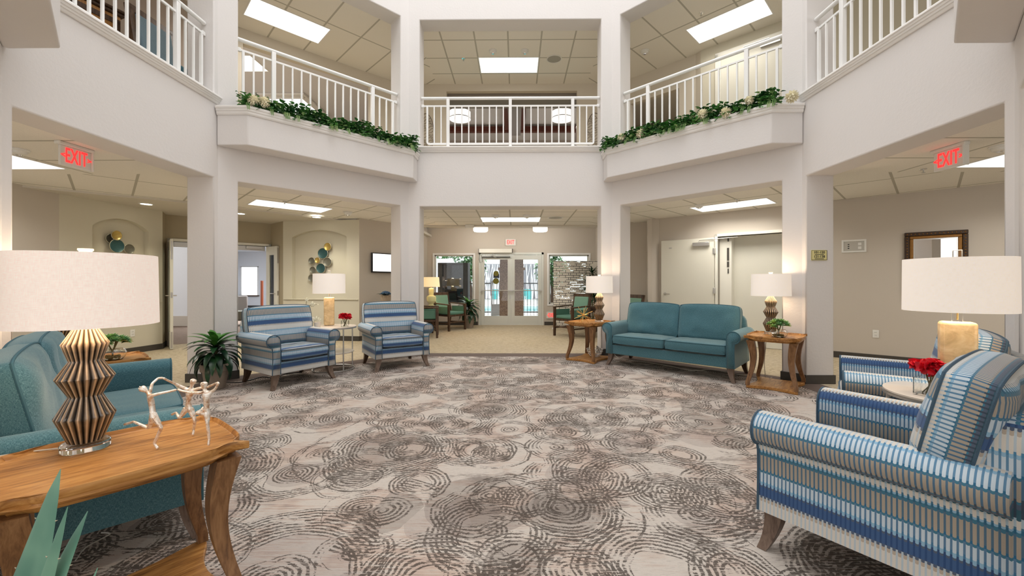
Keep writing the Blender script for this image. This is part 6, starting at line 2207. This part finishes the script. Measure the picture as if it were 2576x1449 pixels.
def screen():
    t = NT('pierced_white_screen')
    v = t.coord(kind='UV')
    br = t.n('ShaderNodeTexBrick')
    t.l(v, br.inputs['Vector'])
    br.inputs['Scale'].default_value = 1.0
    br.inputs['Mortar Size'].default_value = 0.006
    br.inputs['Mortar Smooth'].default_value = 0
    br.inputs['Brick Width'].default_value = 0.155
    br.inputs['Row Height'].default_value = 0.058
    br.offset = 0.5
    sp = t.n('ShaderNodeSeparateXYZ'); t.l(v, sp.inputs[0])
    vor = t.n('ShaderNodeTexVoronoi'); vor.inputs['Scale'].default_value = 5.0
    t.l(t.coord(kind='UV', scale=(1, 3.0, 1)), vor.inputs['Vector'])
    sc_ = t.n('ShaderNodeSeparateColor'); t.l(vor.outputs['Color'], sc_.inputs[0])
    keep = t.math('GREATER_THAN', sc_.outputs[0], .10)
    slit = t.math('MULTIPLY', br.outputs['Fac'], keep)
    t.base(t.mix(slit, (0.80, 0.76, 0.68, 1), (0.05, 0.045, 0.04, 1)), .6)
    hole = t.math('MULTIPLY', slit, t.math('GREATER_THAN', sc_.outputs[1], .6))
    t.l(t.math('SUBTRACT', 1.0, hole), t.p.inputs['Alpha'])
    c = at(1392, 742, 10.58)
    x0 = c.x
    r = thing('pierced_screen', (x0 + .62, 10.52, .001), R(0), 'white freestanding screen pierced with brick-like slits at the right of the doors', 'screen')
    def zig(b):
        xs = [-.62, -.20, .21, .62]; ys = [.05, -.02, .05, -.02]
        for i in range(3):
            a, q = Vector((xs[i], ys[i])), Vector((xs[i + 1], ys[i + 1]))
            d_ = (q - a).normalized(); n = Vector((-d_.y, d_.x)) * .009
            L = (q - a).length
            p = [a - n, q - n, q + n, a + n]
            z0, z1 = .05, 1.76
            vs_ = [(k.x, k.y, z0) for k in p] + [(k.x, k.y, z1) for k in p]
            uv = [(0 + i, z0), (L + i, z0), (L + i, z0), (0 + i, z0), (0 + i, z1), (L + i, z1), (L + i, z1), (0 + i, z1)]
            b.add(vs_, [(0, 1, 5, 4), (2, 3, 7, 6), (1, 2, 6, 5), (3, 0, 4, 7), (4, 5, 6, 7), (3, 2, 1, 0)], uv)
    one('pierced_panel', zig, t.m, r)
    one('foot', lambda b: [b.box(x - .05, x + .05, y - .04, y + .04, .001, .05) for x, y in ((-.60, .05), (-.20, -.02), (.21, .05), (.60, -.02))], M['plastw'], r, bev=.01)
screen()
def door_operator():
    a = at(1204, 632, EY - .06); b_ = at(1289, 632, EY - .06)
    r = thing('door_operator', ((a.x + b_.x) / 2, EY - .035, 2.10), 0, 'cream automatic operator box with dark ends over the left glass door', 'door operator')
    W = b_.x - a.x
    one('housing', lambda m: m.box(-W / 2 + .012, W / 2 - .012, -.07, .018, -.055, .055), M['doorframe'], r, bev=.006)
    for s_ in (-1, 1): one('end_cap', lambda m, s_=s_: m.box(s_ * W / 2 - .012 if s_ > 0 else -W / 2, W / 2 if s_ > 0 else -W / 2 + .012, -.072, .019, -.058, .058), M['black'], r)
    one('arm', lambda m: (m.tube([(-.05, -.03, -.055), (-.05, -.03, -.12), (-.12, -.05, -.14), (.06, -.02, -.20)], .009, 6),), M['steel'], r)
    one('track', lambda m: m.box(-W / 2 + .10, W / 2 - .06, -.02, .01, -.185, -.16), M['black'], r)
    one('cable', lambda m: m.tube([(-W / 2 + .03, -.03, -.05), (-W / 2 + .02, -.035, -.25), (-W / 2 + .04, -.035, -.33), (-W / 2 + .11, -.035, -.31), (-W / 2 + .10, -.03, -.20), (-W / 2 + .07, -.02, -.12)], .006, 6), M['cordb'], r)
door_operator()
def decals():
    pd = at(1248, 690, EY + .02)
    r = thing('door_decals', (pd.x, EY + .024, 0), 0, 'olive discs and navy square stuck on the left glass door', 'decal')
    ol = simple('olive_yellow_vinyl', srgb(112, 104, 24), .5); nv = simple('navy_vinyl', srgb(24, 30, 48), .5)
    def dd(x, z, rr, y): 
        def f(m): m.M = Matrix.Translation((x, y, z)) @ Matrix.Rotation(R(90), 4, 'X'); m.lathe([(0, .001), (rr, .001), (rr, 0), (0, 0)], 28)
        return f
    one('disc', dd(.0, at(1248, 688, EY).z, .075, -.004), ol, r)
    one('disc', dd(-.005, at(1248, 707, EY).z, .085, -.002), ol, r)
    z = at(1248, 694, EY).z
    one('square', lambda m: m.box(-.08, .09, -.002, .0, z - .06, z + .055), nv, r)
decals()
def dark_cabinet():
    a = at(1101, 661, 12.6); b_ = at(1177, 661, 12.6)
    r = thing('vending_machine', ((a.x + b_.x) / 2, 12.9, .001), 0, 'tall dark glossy cabinet standing behind the left entry window', 'cabinet')
    W = b_.x - a.x; H = a.z
    one('cabinet_body', lambda m: m.box(-W / 2, W / 2, -.3, .3, 0, H), simple('dark_charcoal_metal', (0.02, 0.02, 0.022, 1), .6), r, bev=.01)
    one('glass_front', lambda m: m.box(-W / 2 + .06, W / 2 - .14, -.306, -.301, .3, H - .08), simple('smoked_glass', (0.012, 0.012, 0.014, 1), .04), r)
    one('side_trim', lambda m: m.box(W / 2 - .1, W / 2 - .04, -.306, -.301, .3, H - .3), simple('dark_trim', (0.02, 0.02, 0.025, 1), .3), r)
dark_cabinet()
# hydrangea pot on a shelf below the television
def hydrangea():
    v = online(968, 742, (TV0[0] + .30, TV0[1] - .2), (LW[0] + .30, LW[1] - .2))
    c = Vector((v.x + .02, v.y, 0))
    t = thing('pedestal_table', (c.x, c.y, .001), R(52), 'narrow wooden stand under the television mostly hidden by the right armchair', 'side table')
    one('top', lambda m: m.box(-.22, .22, -.16, .16, .74, .77), M['walnut'], t, bev=.004)
    for x in (-.19, .19):
        for y in (-.13, .13): one('leg', lambda m, x=x, y=y: m.box(x - .018, x + .018, y - .018, y + .018, .001, .74), M['walnut'], t)
    r = thing('hydrangea_pot', (c.x, c.y, .772), 0, 'blue hydrangeas in a ribbed wooden pot under the television', 'potted plant')
    one('pot', lambda m: m.lathe([(0, .001), (.085, .001), (.10, .05), (.098, .06), (.108, .11), (.106, .12), (.115, .17), (.10, .17), (0, .15)], 28), simple('whitewashed_wood', srgb(170, 152, 130), .7, var=.2, scale=30), r)
    random.seed(12)
    b = MB(); b2 = MB()
    for i in range(90):
        a = i * 2.4; rr = .11 * math.sqrt(i / 90)
        p = Vector((rr * math.cos(a), rr * math.sin(a), .25 - rr * rr * 5 + random.uniform(-.01, .01)))
        for k in range(4):
            dd = Vector((math.cos(k * 1.57 + i), math.sin(k * 1.57 + i), .2)).normalized()
            leaf_shape(b, p, dd, Vector((0, 0, 1)), .02, .009)
    for i in range(16):
        a = i * 2.4
        blade(b2, (0.05 * math.cos(a), .05 * math.sin(a), .17), a, .15, .03, R(30), R(50), 5)
    b.build('blossoms', M['petalb'], r, ang=80); b2.build('leaves', M['dracaena'], r, ang=80)
hydrangea()

# ================================================================ CORDS
def cord(label, pts, r_, m):
    # smooth the path
    P_ = [Vector(p) for p in pts]
    out = []
    for i in range(len(P_) - 1):
        p0, p1, p2, p3 = P_[max(i - 1, 0)], P_[i], P_[i + 1], P_[min(i + 2, len(P_) - 1)]
        for k in range(6):
            t = k / 6
            out.append(.5 * ((2 * p1) + (-p0 + p2) * t + (2 * p0 - 5 * p1 + 4 * p2 - p3) * t * t + (-p0 + 3 * p1 - 3 * p2 + p3) * t ** 3))
    out.append(P_[-1])
    o = one('power_cord', lambda b: b.tube(out, r_, 6), m)
    return tag(o, label, 'cord')
cord('clear lamp cord running off the left edge of the near oak table', [(-1.56, 1.50, .592), (-1.66, 1.47, .590), (-1.70, 1.36, .606), (-1.78, 1.22, .59), (-1.82, 1.14, .30), (-1.84, 1.1, .01)], .0028, M['cordw'])
w1 = [onz(x, y, .006) for x, y in ((190, 1410), (215, 1378), (262, 1352), (277, 1342), (255, 1340))]
cord('pale cord curling on the carpet under the left sofa', w1, .003, M['cordw'])
cord('black cord on the floor under the left distant armchair', [onz(x, y, .006) for x, y in ((568, 962), (600, 962), (630, 956), (660, 948), (690, 950), (720, 940), (760, 936))], .006, M['cordb'])
cord('black cord rising beside the potted dracaena', [(-3.66, 4.84, .30), (-3.62, 4.80, .20), (-3.56, 4.78, .09), (-3.52, 4.76, .006)], .006, M['cordb'])
cord('pale cord looping under the far sofa', [onz(x, y, .006) for x, y in ((1548, 898), (1570, 904), (1620, 910), (1680, 920), (1740, 932), (1790, 930), (1850, 941), (1880, 944))], .004, M['cordw'])
cord('pale lamp cord hanging behind the oak table by the right column', [(3.20, 5.13, .56), (3.21, 5.16, .40), (3.20, 5.17, .2), (3.24, 5.2, .006), (3.34, 5.24, .006)], .0035, M['cordw'])
cord('pale lamp cord hanging at the column left of the far sofa', [(1.50, 6.66, .50), (1.56, 6.68, .30), (1.64, 6.66, .12), (1.72, 6.62, .006), (1.80, 6.6, .006)], .0035, M['cordw'])

# ================================================================ OUTSIDE THE DOORS
def box_thing(name, label, cat, b, m, **k):
    o = one(name, lambda q: q.box(*b), m, **k)
    return tag(o, label, cat)
mb = MB(); mb.box(-14, 14, 11.8, 30, -.05, -.005)
tag(mb.build('floor', simple('pale_patio_concrete', (0.80, 0.79, 0.76, 1), .8, var=.03, scale=3)), kind='structure')
one_ = MB(); one_.box(-7, 7, 17.5, 21.5, -.004, .0)
o = one_.build('swimming_pool', simple('turquoise_pool_water', srgb(40, 172, 176), .08)); tag(o, 'turquoise swimming pool seen through the glass doors', 'pool')
stone = NT('stacked_brown_stone')
bt = stone.n('ShaderNodeTexBrick'); stone.l(stone.coord(scale=(6, 6, 6), rot=(R(90), 0, 0)), bt.inputs['Vector'])
bt.inputs['Color1'].default_value = srgb(120, 88, 68); bt.inputs['Color2'].default_value = srgb(168, 136, 112); bt.inputs['Mortar'].default_value = srgb(70, 54, 44)
bt.inputs['Brick Width'].default_value = .9; bt.inputs['Row Height'].default_value = .38; bt.inputs['Mortar Size'].default_value = .02
stone.base(bt.outputs['Color'], .85)
for px, lb in ((1270, 'brown stone pillar behind the left glass door'), (1304, 'brown stone pillar behind the right glass door')):
    c = at(px, 700, 13.6)
    r = thing('stone_pillar', (c.x, 13.6, 0), 0, lb, 'pillar', 'brown stone pillars outside the doors')
    one('shaft', lambda m: m.box(-.17, .17, -.17, .17, 0, 1.8), stone.m, r)
    one('capital', lambda m: (m.box(-.22, .22, -.22, .22, 1.62, 1.70), m.box(-.16, .16, -.16, .16, 1.8, 2.9)), stone.m, r)
def fence(x0, x1, label):
    r = thing('pool_fence', ((x0 + x1) / 2, 15.2, 0), 0, label, 'fence', 'black metal pool fences')
    h = (x1 - x0) / 2
    one('rails', lambda m: (m.box(-h, h, -.015, .015, 1.16, 1.20), m.box(-h, h, -.015, .015, .10, .14)), M['black'], r)
    n = int((x1 - x0) / .12)
    for i in range(n + 1): one('picket', lambda m, i=i: m.box(-h + i * .12 - .008, -h + i * .12 + .008, -.008, .008, .0, 1.2), M['black'], r)
fence(.28, 1.8, 'black metal pool fence behind the right glass door')
fence(-1.9, -.75, 'black metal pool fence behind the left glass door')
r = thing('pool_gate', (-.36, 14.6, 0), R(25), 'grey metal pool gate with solid lower panel behind the left glass door', 'gate')
gm = simple('grey_gate_metal', (0.30, 0.30, 0.29, 1), .5)
one('kick_panel', lambda m: m.box(-.42, .42, -.012, .012, .08, .45), gm, r)
one('gate_frame', lambda m: (m.box(-.45, .45, -.02, .02, 1.20, 1.26), m.box(-.45, .45, -.02, .02, .04, .08), m.box(-.45, -.41, -.02, .02, .04, 1.26), m.box(.41, .45, -.02, .02, .04, 1.26)), gm, r)
for i in range(7): one('bar', lambda m, i=i: m.box(-.36 + i * .12 - .01, -.36 + i * .12 + .01, -.01, .01, .45, 1.2), gm, r)
# white garden wall with slatted dark art panels, trees above it
mb = MB(); mb.box(-9, 9, 23, 23.2, 0, 2.55)
tag(mb.build('garden_wall', simple('white_garden_wall', (0.86, 0.85, 0.83, 1), .8)), 'white garden wall behind the pool', 'wall')
def art_panel(px, label, seed):
    c = at(px, 690, 22.9)
    r = thing('branch_panel', (c.x, 22.95, 0), 0, label, 'outdoor panel', 'dark branch-patterned panels on the garden wall')
    random.seed(seed)
    one('panel_back', lambda m: m.box(-.75, .75, -.02, .04, .3, 2.25), simple('grey_panel_%d' % seed, srgb(120, 116, 122), .7), r)
    def f(m):
        for i in range(26):
            x = random.uniform(-.7, .7)
            m.tube([(x, -.05, .32), (x + random.uniform(-.1, .1), -.05, 1.2), (x + random.uniform(-.2, .2), -.05, 2.22)], [.03, .022, .012], 4)
    one('branches', f, simple('pale_branch_%d' % seed, srgb(226, 224, 228), .7), r)
art_panel(1242, 'dark panel with pale branches seen through the left glass door', 31)
art_panel(1338, 'dark panel with pale branches seen through the right glass door', 32)
def tree(px, Y, h, rr, label, seed):
    random.seed(seed)
    c = at(px, 700, Y)
    r = thing('garden_tree', (c.x, Y, 0), 0, label, 'tree', 'trees outside the entry windows')
    one('trunk', lambda m: m.tube([(0, 0, 0), (.05, 0, h * .5), (0, 0, h * .8)], [.12, .09, .05], 8), M['walnut'], r)
    b = MB()
    for i in range(900):
        d_ = Vector((random.gauss(0, 1), random.gauss(0, 1), random.gauss(0, 1))).normalized() * rr * random.random() ** .4
        dd = Vector((random.uniform(-1, 1), random.uniform(-1, 1), random.uniform(-1, .4))).normalized()
        leaf_shape(b, Vector((d_.x, d_.y, h + d_.z * 1.1)), dd, Vector((0, 0, 1)), .16, .05)
    b.build('crown', M['ivy'], r, ang=80)
tree(1388, 15.2, 1.7, .62, 'leafy tree outside the right entry window', 41)
tree(1180, 16.5, 1.9, .7, 'leafy tree outside the left entry window', 42)
tree(1120, 25.0, 3.1, 1.0, 'tree crown above the garden wall at the left', 43)
tree(1238, 25.6, 3.3, 1.1, 'tree crown above the garden wall behind the left door', 44)
tree(1345, 25.0, 3.3, 1.1, 'tree crown above the garden wall behind the right door', 45)
def lounger(px, label):
    c = at(px, 770, 18.0)
    r = thing('pool_chair', (c.x, 22.2, 0), 0, label, 'chair', 'turquoise pool chairs'); r.scale = (.6, .6, .8)
    tq = simple('turquoise_sling', srgb(60, 160, 160), .7)
    one('sling', lambda m: (m.cbox((0, 0, .42), (.6, .6, .03)), m.cbox((0, .3, .75), (.6, .03, .65), rx=R(-12))), tq, r)
    one('frame', lambda m: [m.box(x - .02, x + .02, y - .02, y + .02, 0, .62) for x in (-.32, .32) for y in (-.3, .3)], M['white'], r)
for px, lb in ((1232, 'turquoise pool chair at the left across the pool'), (1318, 'turquoise pool chair just right of the stone pillars'), (1336, 'turquoise pool chair at the right across the pool')):
    lounger(px, lb)
